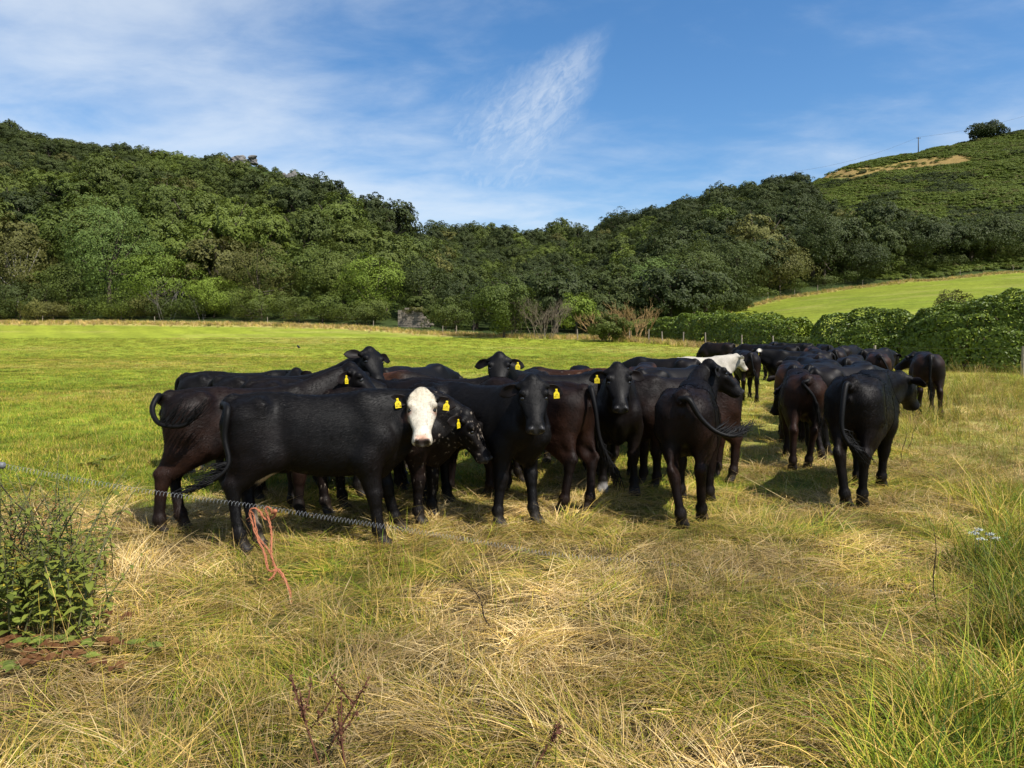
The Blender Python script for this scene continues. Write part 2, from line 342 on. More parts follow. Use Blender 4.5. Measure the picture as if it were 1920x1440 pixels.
    for nm, sel in (('field', fieldmask), ('hillside', ~fieldmask)):
        q = quads[sel]
        if nm == 'field':
            fan = np.array([[idx[i+1, 0], idx[i, 0], ctr, ctr] for i in range(nt_-1)])
            faces = [tuple(map(int, a)) for a in q] + [tuple(map(int, a[:3])) for a in fan]
            used = np.unique(np.concatenate([q.ravel(), fan.ravel()]))
        else:
            faces = q; used = np.unique(q.ravel())
        mp = np.full(len(V), -1); mp[used] = np.arange(len(used))
        faces = mp[q] if nm == 'hillside' else [tuple(int(mp[j]) for j in fc) for fc in faces]
        me = mesh_from(nm, V[used], faces, m, True, {'Col': ('FLOAT_COLOR', C[used])})
        add_obj(nm, me, kind='structure')
build_terrain()
# ------------------------------------------------------------------ cattle: one continuous skin per animal, grown from a distance field
class Grid:
    def __init__(s, lo, hi, h):
        s.lo = np.array(lo, np.float32); s.h = h
        n = np.ceil((np.array(hi)-np.array(lo))/h).astype(int)+1
        s.ax = [np.float32(lo[i])+np.arange(n[i], dtype=np.float32)*np.float32(h) for i in range(3)]
        s.a = np.full(n, 1.0, np.float32)
    def add(s, fn, lo, hi, k, sub=False, mg=1.0):
        m = k*mg+.03; sl = []; cs = []
        for i in range(3):
            a = max(0, int((lo[i]-m-s.lo[i])/s.h)); b = min(s.a.shape[i], int((hi[i]+m-s.lo[i])/s.h)+2)
            if b <= a: return
            sl.append(slice(a, b)); cs.append(s.ax[i][a:b])
        X, Y, Z = cs[0][:, None, None], cs[1][None, :, None], cs[2][None, None, :]
        d = fn(X, Y, Z).astype(np.float32); o = s.a[tuple(sl)]
        if sub: d = -d; hh = np.maximum(k-np.abs(o-d), 0)/k; s.a[tuple(sl)] = np.maximum(o, d)+hh*hh*k*.25
        else: hh = np.maximum(k-np.abs(o-d), 0)/k; s.a[tuple(sl)] = np.minimum(o, d)-hh*hh*k*.25
    def cone(s, a, b, ra, rb, k=.03, ax=None, f=1.0, sub=False):
        a = np.array(a, np.float32); b = np.array(b, np.float32); ab = b-a
        if ax is not None:
            n = np.array(ax, np.float32); n /= np.linalg.norm(n); g = 1/f-1; ab2 = ab+g*ab.dot(n)*n
        else: ab2 = ab
        L2 = max(float(ab2.dot(ab2)), 1e-9)
        def fn(X, Y, Z):
            qx, qy, qz = X-a[0], Y-a[1], Z-a[2]
            if ax is not None:
                dn = (qx*n[0]+qy*n[1]+qz*n[2])*g; qx = qx+dn*n[0]; qy = qy+dn*n[1]; qz = qz+dn*n[2]
            t = np.clip((qx*ab2[0]+qy*ab2[1]+qz*ab2[2])/L2, 0, 1)
            return (np.sqrt((qx-t*ab2[0])**2+(qy-t*ab2[1])**2+(qz-t*ab2[2])**2)-(ra+(rb-ra)*t))*min(1.0, f)
        r = max(ra, rb); s.add(fn, np.minimum(a, b)-r, np.maximum(a, b)+r, k, sub, 1/min(1.0, f)+.15)
    def ball(s, c, r, k=.03, sub=False, ax=None, f=1.0): s.cone(c, np.array(c)+np.array([0, 0, 1e-3]), r, r, k, ax, f, sub)

def surface_net(g):
    a = g.a; ins = a < 0
    c = np.zeros(tuple(n-1 for n in a.shape), np.uint8)
    for i in (0, 1):
        for j in (0, 1):
            for k in (0, 1): c += ins[i:a.shape[0]-1+i, j:a.shape[1]-1+j, k:a.shape[2]-1+k]
    act = np.nonzero((c > 0) & (c < 8)); I, J, K = act
    ids = np.full(c.shape, -1, np.int32); ids[act] = np.arange(len(I))
    cor = {(i, j, k): a[I+i, J+j, K+k] for i in (0, 1) for j in (0, 1) for k in (0, 1)}
    acc = np.zeros((len(I), 3)); cnt = np.zeros(len(I))
    for p in cor:
        for axis in range(3):
            if p[axis]: continue
            q = list(p); q[axis] = 1; q = tuple(q)
            v0, v1 = cor[p], cor[q]; cr = (v0 < 0) != (v1 < 0)
            t = np.where(cr, v0/np.where(cr, v0-v1, 1), 0)
            pos = np.zeros((len(I), 3)); pos[:] = p; pos[:, axis] += t
            acc += pos*cr[:, None]; cnt += cr
    V = (acc/np.maximum(cnt, 1)[:, None]+np.stack([I, J, K], 1))*g.h+g.lo
    faces = []
    for axis in range(3):
        o1, o2 = (axis+1) % 3, (axis+2) % 3
        s0 = [slice(1, -1)]*3; s1 = [slice(1, -1)]*3; s0[axis] = slice(0, -1); s1[axis] = slice(1, None)
        A, B = ins[tuple(s0)], ins[tuple(s1)]
        e = np.nonzero(A != B); flip = A[e]
        base = [e[0].copy(), e[1].copy(), e[2].copy()]
        for d in range(3):
            if d != axis: base[d] = base[d]+1
        def cell(da, db):
            cc = [x.copy() for x in base]; cc[o1] = cc[o1]-da; cc[o2] = cc[o2]-db; return ids[cc[0], cc[1], cc[2]]
        q = np.stack([cell(1, 1), cell(0, 1), cell(0, 0), cell(1, 0)], 1)
        q[~flip] = q[~flip][:, ::-1]; faces.append(q)
    Fq = np.concatenate(faces); Fq = Fq[(Fq >= 0).all(1)]
    return V, Fq

# torso stations: x, top, bottom, half width
TORSO = np.array([
    (-.775, 1.09, .99, .030), (-.755, 1.150, .88, .105), (-.71, 1.195, .78, .165), (-.62, 1.235, .72, .195), (-.50, 1.262, .695, .212), (-.36, 1.258, .672, .222),
    (-.20, 1.246, .635, .250), (-.02, 1.240, .605, .264), (.16, 1.245, .592, .262), (.30, 1.262, .590, .240), (.42, 1.272, .595, .212), (.53, 1.235, .620, .180),
    (.62, 1.165, .665, .145), (.69, 1.07, .73, .105), (.735, .97, .80, .045)])
_TX = np.linspace(0, 1, 240); _TT = catmull(TORSO, 240)
HEAD = np.array([  # distance from the poll towards the muzzle, half width, forehead side, jaw side
    (-.060, .022, .000, -.045), (-.045, .046, .024, -.075), (.00, .074, .046, -.110), (.05, .096, .058, -.140), (.10, .114, .062, -.165), (.15, .122, .060, -.185), (.20, .110, .052, -.185),
    (.25, .092, .044, -.165), (.31, .078, .038, -.140), (.36, .074, .036, -.125), (.41, .081, .038, -.118), (.445, .085, .028, -.110), (.47, .074, .008, -.090), (.488, .046, -.014, -.062)])
HEAD[:, 0] *= .95
_HT = catmull(HEAD, 160)
def frame(yaw, pitch, roll=0):
    y, p, r = R(yaw), R(pitch), R(roll)
    a = np.array([math.cos(p)*math.cos(y), math.cos(p)*math.sin(y), -math.sin(p)]); s = np.array([-math.sin(y), math.cos(y), 0]); u = np.cross(a, s)
    s2 = s*math.cos(r)+u*math.sin(r); u2 = u*math.cos(r)-s*math.sin(r); return a, s2, u2

COAT = {}
def coat_material():
    m, nt, out = new_mat('coat'); b = N(nt, 'ShaderNodeBsdfPrincipled'); L(nt, b.outputs[0], out.inputs[0])
    at_ = N(nt, 'ShaderNodeAttribute', attribute_name='Col'); tc = N(nt, 'ShaderNodeTexCoord')
    mp = N(nt, 'ShaderNodeMapping'); mp.inputs['Scale'].default_value = (22, 90, 60); mp.inputs['Rotation'].default_value = (0, .5, 0); L(nt, tc.outputs['Object'], mp.inputs[0])
    n = N(nt, 'ShaderNodeTexNoise', i_Scale=1.0, i_Detail=6.0, i_Roughness=.7, i_Distortion=.4); L(nt, mp.outputs[0], n.inputs[0])
    n2 = N(nt, 'ShaderNodeTexNoise', i_Scale=4.0, i_Detail=4.0, i_Roughness=.6); L(nt, tc.outputs['Object'], n2.inputs[0])
    f = math_n(nt, 'ADD', math_n(nt, 'MULTIPLY', n.outputs[0], .9), math_n(nt, 'MULTIPLY', n2.outputs[0], .9)); f = math_n(nt, 'ADD', f, .1)
    sc = N(nt, 'ShaderNodeVectorMath', operation='SCALE'); L(nt, at_.outputs['Color'], sc.inputs[0]); L(nt, f, sc.inputs['Scale']); L(nt, sc.outputs[0], b.inputs['Base Color'])
    wet = at_.outputs['Alpha']
    rg = math_n(nt, 'SUBTRACT', math_n(nt, 'ADD', .54, math_n(nt, 'MULTIPLY', math_n(nt, 'SUBTRACT', n2.outputs[0], .5), .35)), math_n(nt, 'MULTIPLY', wet, .22)); L(nt, rg, b.inputs['Roughness'])
    b.inputs['Specular IOR Level'].default_value = .135
    b.inputs['Sheen Weight'].default_value = .0; b.inputs['Sheen Roughness'].default_value = .4
    bp = N(nt, 'ShaderNodeBump'); bp.inputs['Strength'].default_value = .35; bp.inputs['Distance'].default_value = .004; L(nt, n.outputs[0], bp.inputs['Height']); L(nt, bp.outputs[0], b.inputs['Normal'])
    return m
M_COAT = coat_material()
M_EYE = simple_mat('eye', (.006, .005, .004), .08, .6, 0)
M_HAIR = simple_mat('tail_hair', (.0035, .003, .0028), .55, .2, .3, 40)
M_TAG = simple_mat('ear_tag_plastic', (.64, .49, .012), .4, .4, .06, 60)
M_PRINT = simple_mat('tag_print', (.05, .04, .01), .6, .2, 0)
M_WHITEHAIR = simple_mat('pale_hair', (.6, .57, .5), .6, .3, .2, 40)

def text_mesh(txt, size):
    cu = bpy.data.curves.new('print', 'FONT'); cu.body = txt; cu.size = size; cu.align_x = 'CENTER'; cu.align_y = 'CENTER'; cu.resolution_u = 2; cu.space_line = .8
    ob = bpy.data.objects.new('print', cu); COL.objects.link(ob)
    me = bpy.data.meshes.new_from_object(ob.evaluated_get(bpy.context.evaluated_depsgraph_get())); bpy.data.objects.remove(ob); bpy.data.curves.remove(cu)
    me.materials.clear(); me.materials.append(M_PRINT); return me
def tag_mesh():
    g = Geo(); w, h, t = .026, .033, .0016   # a plate with sloped shoulders and a neck, hanging below its stud
    prof = [(-w, -h), (w, -h), (w*1.0, h*.35), (w*.42, h*.80), (w*.36, h*1.5), (-w*.36, h*1.5), (-w*.42, h*.80), (-w, h*.35)]
    for y in (-t, t):
        for px, pz in prof: g.v.append((px, y, pz-.03))
    n = len(prof); g.f.append(tuple(range(n))); g.f.append(tuple(range(2*n-1, n-1, -1)))
    for i in range(n): g.f.append((i, i+n, (i+1) % n+n, (i+1) % n))
    b = len(g.v); g.tube([(0, -t-.004, h*1.25-.03), (0, t+.004, h*1.25-.03)], .008, 8)
    return g.mesh('ear_tag', M_TAG, False)
TAG_ME = tag_mesh()
PRINTS = []
for _t in ('UK\n8012', 'UK\n0172', 'UK\n8610'):
    _m = text_mesh(_t, .023)
    for _v in _m.vertices: _v.co = (_v.co.x, -.0021, _v.co.y-.040)
    PRINTS.append(_m)

LEG0 = {'FL': (.40, .145), 'FR': (.40, -.145), 'HL': (-.615, .15), 'HR': (-.615, -.15)}
BLACK = np.array([.0022, .0019, .0019]); BROWN = np.array([.021, .0085, .0048]); RUST = np.array([.078, .028, .010]); WHITE = np.array([.50, .455, .375]); PINK = np.array([.48, .20, .12]); GREYN = np.array([.026, .025, .026])

unit_ = lambda v: v/np.maximum(np.linalg.norm(v, axis=-1, keepdims=True), 1e-9)
def build_cow(label, px, d, head, size=1.0, yaw=0, pitch=52, roll=0, poll=(.93, 0, 1.36), feet=None, tail=None, switch=None, brown=.15, rust=0, rust_at='back', face='black', body='black',
              tags=(), h=.014, seed=0, ears=(0, 0), flecks=0, pale_belly=False, fat=1.0, deep=0.0, group='black cattle standing in the field', sock=False, white_poll=False, world_tail=None, world_feet=None, z_add=0.0, sweep=(-.22, -.22), fur=0):
    rng = np.random.RandomState(seed*13+5)
    X0 = (px-960)/F*d; Y0 = d; th = R(head); z0 = gz(X0, Y0)+z_add
    ca, sa = math.cos(th), math.sin(th)
    def local(p):
        dx, dy, dz = p[0]-X0, p[1]-Y0, p[2]-z0; return np.array([(dx*ca+dy*sa)/size, (-dx*sa+dy*ca)/size, dz/size])
    fx = {k: np.array(v, float) for k, v in LEG0.items()}; lift = {k: 0.0 for k in LEG0}
    for k, v in (feet or {}).items():
        fx[k] = fx[k]+np.array(v[:2]); lift[k] = v[2] if len(v) > 2 else 0.0
    for k, (fpx, frow) in (world_feet or {}).items():
        dd = d_of_row(frow); lp = local(((fpx-960)/F*dd, dd, 0)); delta = lp[:2]-fx[k]; n = np.linalg.norm(delta)
        if n > .34: delta *= .34/n
        fx[k] = fx[k]+delta
    P = np.array(poll, float); a, s, u = frame(yaw, pitch, roll)
    g = Grid((-.86, -.62, -.03), (1.0, .62, 1.34), h)
    lo = np.array([-.86, -.40, -.03]); hi = np.array([.82, .40, 1.34])
    for p in [P-.18, P+.18, P+a*.52-.14, P+a*.52+.14]: lo = np.minimum(lo, p); hi = np.maximum(hi, p)
    for k in fx: lo[:2] = np.minimum(lo[:2], fx[k]-.12); hi[:2] = np.maximum(hi[:2], fx[k]+.12)
    g = Grid(lo, hi, h)
    # trunk
    TX, TTop, TBot, TW = _TT[:, 0], _TT[:, 1], _TT[:, 2]-deep*np.exp(-((_TT[:, 0]-.02)/.42)**2), _TT[:, 3]*fat
    def torso(X, Y, Z):
        x = np.clip(X, TX[0], TX[-1]).astype(np.float64)
        top = np.interp(x, TX, TTop); bot = np.interp(x, TX, TBot); w = np.interp(x, TX, TW)
        zc = (top+bot)/2; hh = (top-bot)/2; v = (Z-zc)/hh
        ww = w*(1-.16*np.clip(v, -1, 1)-(.10+.20*np.clip((-x-.2)/.25, 0, 1))*np.clip(v, 0, 1)**2)
        r = (np.abs(Y/ww)**2.35+np.abs(v)**2.35)**(1/2.35)
        dx = np.maximum(np.maximum(TX[0]-X, X-TX[-1]), 0)
        return (r-1)*np.minimum(w, hh)*.9+dx
    g.add(torso, (-.80, -.33, .50), (.76, .33, 1.30), .02)
    for sg in (1, -1):
        S = lambda p: (p[0], p[1]*sg, p[2])
        # pelvis and rump
        g.cone(S((-.43, .178, 1.160)), S((-.46, .150, 1.180)), .046, .050, .08); g.cone(S((-.70, .075, 1.125)), S((-.66, .085, 1.13)), .045, .05, .09)
        g.cone(S((-.60, .13, 1.04)), S((-.58, .15, .86)), .125, .12, .06)
        g.cone(S((-.73, .035, 1.19)), S((-.70, .05, 1.10)), .04, .05, .05)
        for nm in ('H',):
            k = nm+('L' if sg > 0 else 'R'); o = fx[k]; off = np.array([o[0]-LEG0[k][0], o[1]-LEG0[k][1]])
            def J(x, y, z):
                t = np.clip((.98-z)/.98, 0, 1); t = t*t*(3-2*t)*.35+t*.65
                return np.array([x+off[0]*t, y*sg+off[1]*t, z+lift[k]*t*(z < .6)])
            g.cone(J(-.50, .120, 1.02), J(-.385, .165, .76), .185, .130, .07, (0, 1, 0), .74)
            g.cone(J(-.665, .105, 1.00), J(-.615, .145, .70), .112, .088, .06, (0, 1, 0), .85)
            g.cone(J(-.53, .135, .90), J(-.53, .155, .72), .15, .115, .05, (0, 1, 0), .75)
            g.cone(J(-.40, .168, .74), J(-.66, .150, .50), .132, .060, .05, (0, 1, 0), .74)
            g.cone(J(-.64, .145, .72), J(-.722, .148, .535), .058, .027, .05)
            g.ball(J(-.726, .148, .530), .031, .03)
            g.cone(J(-.685, .150, .52), J(-.675, .150, .44), .066, .054, .03, (0, 1, 0), .82)
            g.cone(J(-.680, .150, .47), J(-.648, .150, .17), .051, .044, .02, (0, 1, 0), .85)
            g.ball(J(-.638, .150, .145), .055, .02); g.ball(J(-.672, .150, .125), .022, .02)
            g.cone(J(-.635, .150, .13), J(-.610, .150, .065), .045, .046, .02)
            for c2 in (-.023, .023): g.cone(J(-.615, .150+c2, .065), J(-.575, .150+c2*1.15, .022), .034, .036, .012)
        k = 'F'+('L' if sg > 0 else 'R'); o = fx[k]; off = np.array([o[0]-LEG0[k][0], o[1]-LEG0[k][1]])
        def J(x, y, z):
            t = np.clip((.95-z)/.95, 0, 1); return np.array([x+off[0]*t, y*sg+off[1]*t, z+lift[k]*t*(z < .6)])
        g.cone(J(.38, .105, 1.17), J(.50, .165, .86), .085, .115, .07, (0, 1, 0), .62)
        g.cone(J(.50, .150, .87), J(.375, .170, .70), .120, .105, .05, (0, 1, 0), .75)
        g.cone(J(.375, .165, .72), J(.395, .150, .43), .116, .066, .05, (0, 1, 0), .80)
        g.ball(J(.30, .158, .735), .05, .05)
        g.cone(J(.40, .147, .435), J(.398, .147, .37), .067, .057, .02)
        g.cone(J(.395, .147, .39), J(.392, .147, .17), .051, .044, .02, (0, 1, 0), .9)
        g.ball(J(.393, .147, .14), .054, .02); g.ball(J(.36, .147, .12), .022, .02)
        g.cone(J(.395, .147, .13), J(.415, .147, .065), .045, .046, .02)
        for c2 in (-.024, .024): g.cone(J(.41, .147+c2, .065), J(.452, .147+c2*1.15, .022), .035, .037, .012)
        g.ball(S((-.27, .330, 1.02)), .05, .12, True)                 # hollow of the flank
    g.cone((-.82, 0, .93), (-.76, 0, .58), .040, .065, .07, None, 1, True)        # cleft between the buttocks
    # brisket, spine, udder or sheath
    g.cone((.50, 0, .62), (.70, 0, .80), .09, .07, .08, (0, 1, 0), .8)
    g.cone((-.70, 0, 1.205), (-.25, 0, 1.215), .028, .030, .05)
    g.cone((-.30, 0, .645), (-.46, 0, .70), .05, .07, .09)
    g.cone((-.70, 0, 1.20), (-.775, 0, 1.15), .045, .036, .03)
    # neck: a bent run of flattened cones from the shoulder to the poll
    p0 = np.array([.44, 0, 1.02]); back = P + a*.01 - u*(.075+.05*min(1.0, abs(yaw)/80.0))
    ln = np.linalg.norm(back-p0); p1 = p0+np.array([.52, 0, .18+.30*np.clip((P[2]-1.2)/.4, -1.4, 1)])*ln*.85
    p1 = p1*.72+(p0+back)/2*.28
    ts = np.linspace(0, 1, 6); B = np.array([(1-t)**2*p0+2*t*(1-t)*p1+t*t*back for t in ts])
    rad = np.interp(ts, [0, .35, .7, 1], [.215, .165, .128, .108])
    for i in range(5):
        tdir = B[i+1]-B[i]; tdir /= np.linalg.norm(tdir); sd = np.cross((0, 0, 1.0), tdir); sd = sd/(np.linalg.norm(sd)+1e-6)
        mixs = ts[i]**2; sd = sd*(1-mixs)+s*mixs; sd /= np.linalg.norm(sd)
        g.cone(B[i], B[i+1], rad[i], rad[i+1], .07, sd, .66)
    jaw = P+a*.13-u*.10
    for i, (c0, c1) in enumerate(((.0, .5), (.5, 1))):
        q0 = np.array([.56, 0, .86])*(1-c0)+jaw*c0; q1 = np.array([.56, 0, .86])*(1-c1)+jaw*c1
        g.cone(q0, q1, .115-.045*c0, .115-.045*c1, .08, None)
    # head
    HT, HW, HU, HD = _HT[:, 0], _HT[:, 1], _HT[:, 2], _HT[:, 3]
    def headf(X, Y, Z):
        dx, dy, dz = X-P[0], Y-P[1], Z-P[2]
        t = dx*a[0]+dy*a[1]+dz*a[2]; y = dx*s[0]+dy*s[1]+dz*s[2]; z = dx*u[0]+dy*u[1]+dz*u[2]
        tc = np.clip(t, HT[0], HT[-1]); w = np.interp(tc, HT, HW); up = np.interp(tc, HT, HU); dn = np.interp(tc, HT, HD)
        c = (up+dn)/2; hh = (up-dn)/2; v = (z-c)/hh
        w2 = w*(1+.20*np.clip(v, -1, 1)*np.clip((.34-tc)/.2, -.35, 1)-.0)
        r = (np.abs(y/w2)**2.4+np.abs(v)**2.4)**(1/2.4)
        return (r-1)*np.minimum(w, hh)*.9+np.maximum(np.maximum(HT[0]-t, t-HT[-1]), 0)
    c0 = P-.26; c1 = P+.26; c2 = P+a*.48
    g.add(headf, np.minimum(c0, c2-.16), np.maximum(c1, c2+.16), .035)
    H = lambda t, y, z: P+a*t+s*y+u*z
    for sg in (1, -1):
        g.ball(H(.122, .096*sg, .034), .036, .02)                      # brow above the eye
        g.ball(H(.170, .128*sg, .022), .030, .012, True)               # eye socket
        g.cone(H(.19, .088*sg, -.01), H(.30, .060*sg, -.01), .030, .018, .03)
        g.ball(H(.450, .046*sg, .000), .026, .018)                     # nostril rim
        g.cone(H(.470, .043*sg, .004), H(.500, .050*sg, -.01), .016, .016, .010, None, 1, True)
        g.cone(H(.02, .085*sg, .0), H(.03, .125*sg, -.005), .040, .028, .03)
    g.ball(H(-.025, 0, .0), .062, .04)
    # flat ground under the hooves
    g.a = np.maximum(g.a, -(g.ax[2]-np.float32(-.012))[None, None, :]*np.ones_like(g.a))
    V, Fq = surface_net(g)
    # ---- coat colours
    x, y, z = V[:, 0], V[:, 1], V[:, 2]; dv = V-P; ht, hy, hz = dv@a, dv@s, dv@u
    inhead = sstep(.30-np.abs(hy), 0, .1)*sstep(ht, -.09, -.03)*sstep(hz, -.30, -.24)*(x > .3)*sstep(.22-np.abs(ht-.2), -.10, -.04)
    n1 = fbm(x*2.6+seed*7.3, y*2.6, z*2.6, seed=seed, oct=4); n2 = fbm(x*9+seed, y*9, z*9, seed=seed+9, oct=3)
    C = BLACK*(.8+.5*n2[:, None])
    low = sstep(1.16-z, 0, .5); rear = sstep(-x, -.35, .55)
    brown = brown*.78; bm = np.clip(brown*2.0*(.35*rear+.65*low)*sstep(n1, .25, .65)+brown*.25, 0, 1)*(1-.6*inhead)
    bm = bm*(1-.55*sstep(.50-z, 0, .25))
    C = C*(1-bm[:, None])+BROWN*(.7+.6*n2[:, None])*bm[:, None]
    if rust:
        zone = sstep(z, 1.0, 1.2) if rust_at == 'back' else sstep(np.abs(y), .08, .2)*sstep(z, .85, 1.0) if rust_at == 'hips' else np.ones_like(z)
        rm = np.clip(rust*zone*sstep(n1, .30, .60)*sstep(.55-x, 0, .35), 0, 1); C = C*(1-rm[:, None])+RUST*(.6+.7*n2[:, None])*rm[:, None]
    if body == 'white':
        wm = sstep(n2, .30, .40); C = WHITE*.72*(.75+.4*n2[:, None])*wm[:, None]+np.array([.33, .30, .25])*(1-wm[:, None])
    wet = np.zeros(len(V))
    muzz = sstep(ht, .415, .445)*sstep(hz, -.085, -.05)*inhead
    if face == 'white':
        edge = .115+.02*(n1-.5)-.0
        fm = sstep(edge+.03*(n2-.5)-np.abs(hy)*.88, 0, .012)*sstep(ht, -.075, -.05)*sstep(hz+.060+.9*np.clip(ht-.24, 0, .08)+.02*(n2-.5), -.01, .012)*sstep(x, .4, .5)*inhead*sstep(np.interp(ht, HT, HW)+.020-np.abs(hy), 0, .010)
        wcol = WHITE*(.80+.40*fbm(x*30, y*30, z*30, seed=55, oct=3)[:, None])*np.array([1, .97, .90])**sstep(.16-ht, -.05, .15)[:, None]; C = C*(1-fm[:, None])+wcol*fm[:, None]
        pk = sstep(ht, .395, .425)*sstep(.06-np.abs(hy), -.01, .02)*sstep(hz, -.02, .01)*inhead; pk = pk*.6; C = C*(1-pk[:, None])+PINK*pk[:, None]
        ey = np.exp(-(((ht-.182)/.030)**2+((np.abs(hy)-.112)/.034)**2))*inhead*.95; C = C*(1-ey[:, None])+PINK*.30*ey[:, None]
        nose = sstep(ht, .432, .448)*sstep(hz, -.095, -.075)*sstep(.066-np.abs(hy), 0, .012)*inhead
        C = C*(1-nose[:, None])+np.array([.03, .022, .02])*nose[:, None]; wet = nose*.8
    else:
        C = C*(1-muzz[:, None])+GREYN*(.7+.5*n2[:, None])*muzz[:, None]; wet = muzz*.9
        if body == 'white': C = np.where(muzz[:, None] > .5, np.array([.35, .2, .16]), C)
    if white_poll:
        wp = sstep(.05-ht, 0, .04)*sstep(hz, -.05, 0)*inhead; C = C*(1-wp[:, None])+WHITE*wp[:, None]
    nos = np.exp(-(((ht-.474)/.016)**2+((np.abs(hy)-.046)/.016)**2+((hz-.002)/.02)**2)); C = C*(1-.85*nos[:, None])
    if flecks:
        fq = fbm(x*52, y*52, z*60, seed=77, oct=2); th0 = .79-.13*flecks*inhead*sstep(fbm(x*9, y*9, z*9, seed=78, oct=2), .35, .65)-.03*sstep(x, .3, .6); fl = sstep(fq, th0, th0+.05)*.8; C = C*(1-.8*fl[:, None])+np.array([.34, .28, .22])*(.4+.8*n2[:, None])*.8*fl[:, None]
    if pale_belly:
        pb = sstep(.635-z, 0, .03)*sstep(-x, .05, .15)*sstep(x, -.52, -.46)*sstep(n1, .42, .5)*(np.abs(y) < .24); C = C*(1-pb[:, None])+np.array([.50, .40, .30])*pb[:, None]
    hoof = sstep(.075-z, 0, .012); C = C*(1-hoof[:, None])+np.array([.022, .019, .017])*hoof[:, None]
    dust = sstep(.20-z, 0, .15)*(1-hoof)*.25; C = C*(1-dust[:, None])+np.array([.07, .055, .035])*dust[:, None]*(.5+n2[:, None])
    if sock:
        sk = sstep(.13-z, 0, .02)*(x > .1)*(y < 0); C = C*(1-sk[:, None])+np.array([.15, .14, .13])*sk[:, None]
    # skin is never quite even: muscle, ribs under the hide, folds
    def vnorm(P_, Q_):
        nf = np.cross(P_[Q_[:, 2]]-P_[Q_[:, 0]], P_[Q_[:, 3]]-P_[Q_[:, 1]]); nn = np.zeros_like(P_)
        for c_ in range(4): np.add.at(nn, Q_[:, c_], nf)
        return unit_(nn)
    Nv = vnorm(V, Fq); body_ = (1-inhead)*sstep(z, .1, .3)
    rib = np.sin((x+.25*(1.0-z))*2*math.pi/.085)*sstep(x, -.28, -.12)*sstep(.42-x, 0, .12)*sstep(z, .70, .80)*sstep(1.14-z, 0, .1)*sstep(n1, .35, .6)
    dsp = (n1-.5)*.018*body_+(fbm(x*7+seed, y*7, z*7, seed=seed+3, oct=2)-.5)*.007*body_+rib*.0016; V = V+Nv*dsp[:, None]
    fold = np.sin((x*.7+z*.9)*2*math.pi/.06)*sstep(x, .45, .6)*sstep(.85-np.abs(x-.62)*3, 0, .5)*(1-inhead)*sstep(z, .8, .95); V = V+Nv*(fold*.0003)[:, None]
    VV, CC, FF = [V], [np.concatenate([np.clip(C, .002, .9), wet[:, None]], 1)], [Fq.astype(int)]; nv = len(V)
    def loft(rings, col, closed_tip=True):
        nonlocal nv
        rings = np.array(rings); m, n = rings.shape[:2]; b = nv
        VV.append(rings.reshape(-1, 3)); CC.append(np.tile(np.r_[col, 0.0], (m*n, 1))); ii = np.arange(m*n).reshape(m, n)+b
        q = np.stack([ii[:-1], np.roll(ii[:-1], -1, 1), np.roll(ii[1:], -1, 1), ii[1:]], -1).reshape(-1, 4); FF.append(q); nv += m*n
        return b
    # ears: cupped leaves standing out from the sides of the poll
    hide = BLACK*1.1+BROWN*.15 if body != 'white' else WHITE*.85
    tagpos = {}
    for sg, droop, sw_ in ((1, ears[0], sweep[0]), (-1, ears[1], sweep[1])):
        e = s*sg*.95+u*sw_+a*.10; e = e+np.array([0, 0, -1.0])*droop; e /= np.linalg.norm(e)
        nrm = u*.85+a*.35; nrm = nrm-e*nrm.dot(e); nrm /= np.linalg.norm(nrm); wv = np.cross(nrm, e)
        rings = []; base = H(.035, .098*sg, -.012)
        for t in np.linspace(0, 1, 11):
            hw = np.interp(t, [0, .12, .35, .6, .8, .93, 1], [.026, .034, .050, .054, .044, .024, .004]); c = base+e*(.205*t)-nrm*.03*t*t
            ring = []
            for th_ in np.linspace(0, 2*math.pi, 12, endpoint=False):
                cv = math.cos(th_); ring.append(c+wv*hw*cv+nrm*(math.sin(th_)*.008*(1-t*.5)+.034*(cv*cv)*math.sin(math.pi*min(1, t*1.1+.12))*(hw/.054)-.012))
            rings.append(ring)
        if e[0]*0 == 0: loft(rings, hide)
        tagpos['L' if sg > 0 else 'R'] = (base+e*.115+nrm*.012-nrm*.004, nrm, e)
    # tail
    tp = tail if tail is not None else [(-.745, 0, 1.195), (-.815, 0, 1.13), (-.835, .01, .95), (-.825, .02, .72), (-.80, .01, .52)]
    if world_tail: tp = [(-.72, 0, 1.185), (-.785, 0, 1.165)]+[local(((q[0]-960)/F*q[2], q[2], EYE+(HOR-q[1])*q[2]/F)) for q in world_tail]
    tc_ = catmull(tp, 22); rings = []; ref = np.array([0, 1.0, 0])
    for i in range(22):
        tg = tc_[min(i+1, 21)]-tc_[max(i-1, 0)]; tg /= np.linalg.norm(tg)+1e-9; ref = ref-tg*ref.dot(tg); ref /= np.linalg.norm(ref)+1e-9; bi = np.cross(tg, ref)
        r = np.interp(i/21, [0, .12, .5, 1], [.046, .034, .023, .016]); rings.append([tc_[i]+(ref*math.cos(q)+bi*math.sin(q))*r for q in np.linspace(0, 2*math.pi, 9, endpoint=False)])
    loft(rings, BLACK*1.15 if body != 'white' else WHITE*.8)
    V = np.concatenate(VV); Fq = np.concatenate(FF); Cc = np.concatenate(CC)
    me = mesh_from('cow', V, Fq, M_COAT, True, {'Col': ('FLOAT_COLOR', Cc)})
    o = add_obj('cow', me, None, (X0, Y0, z0), label, 'cow', group, None, th, size)
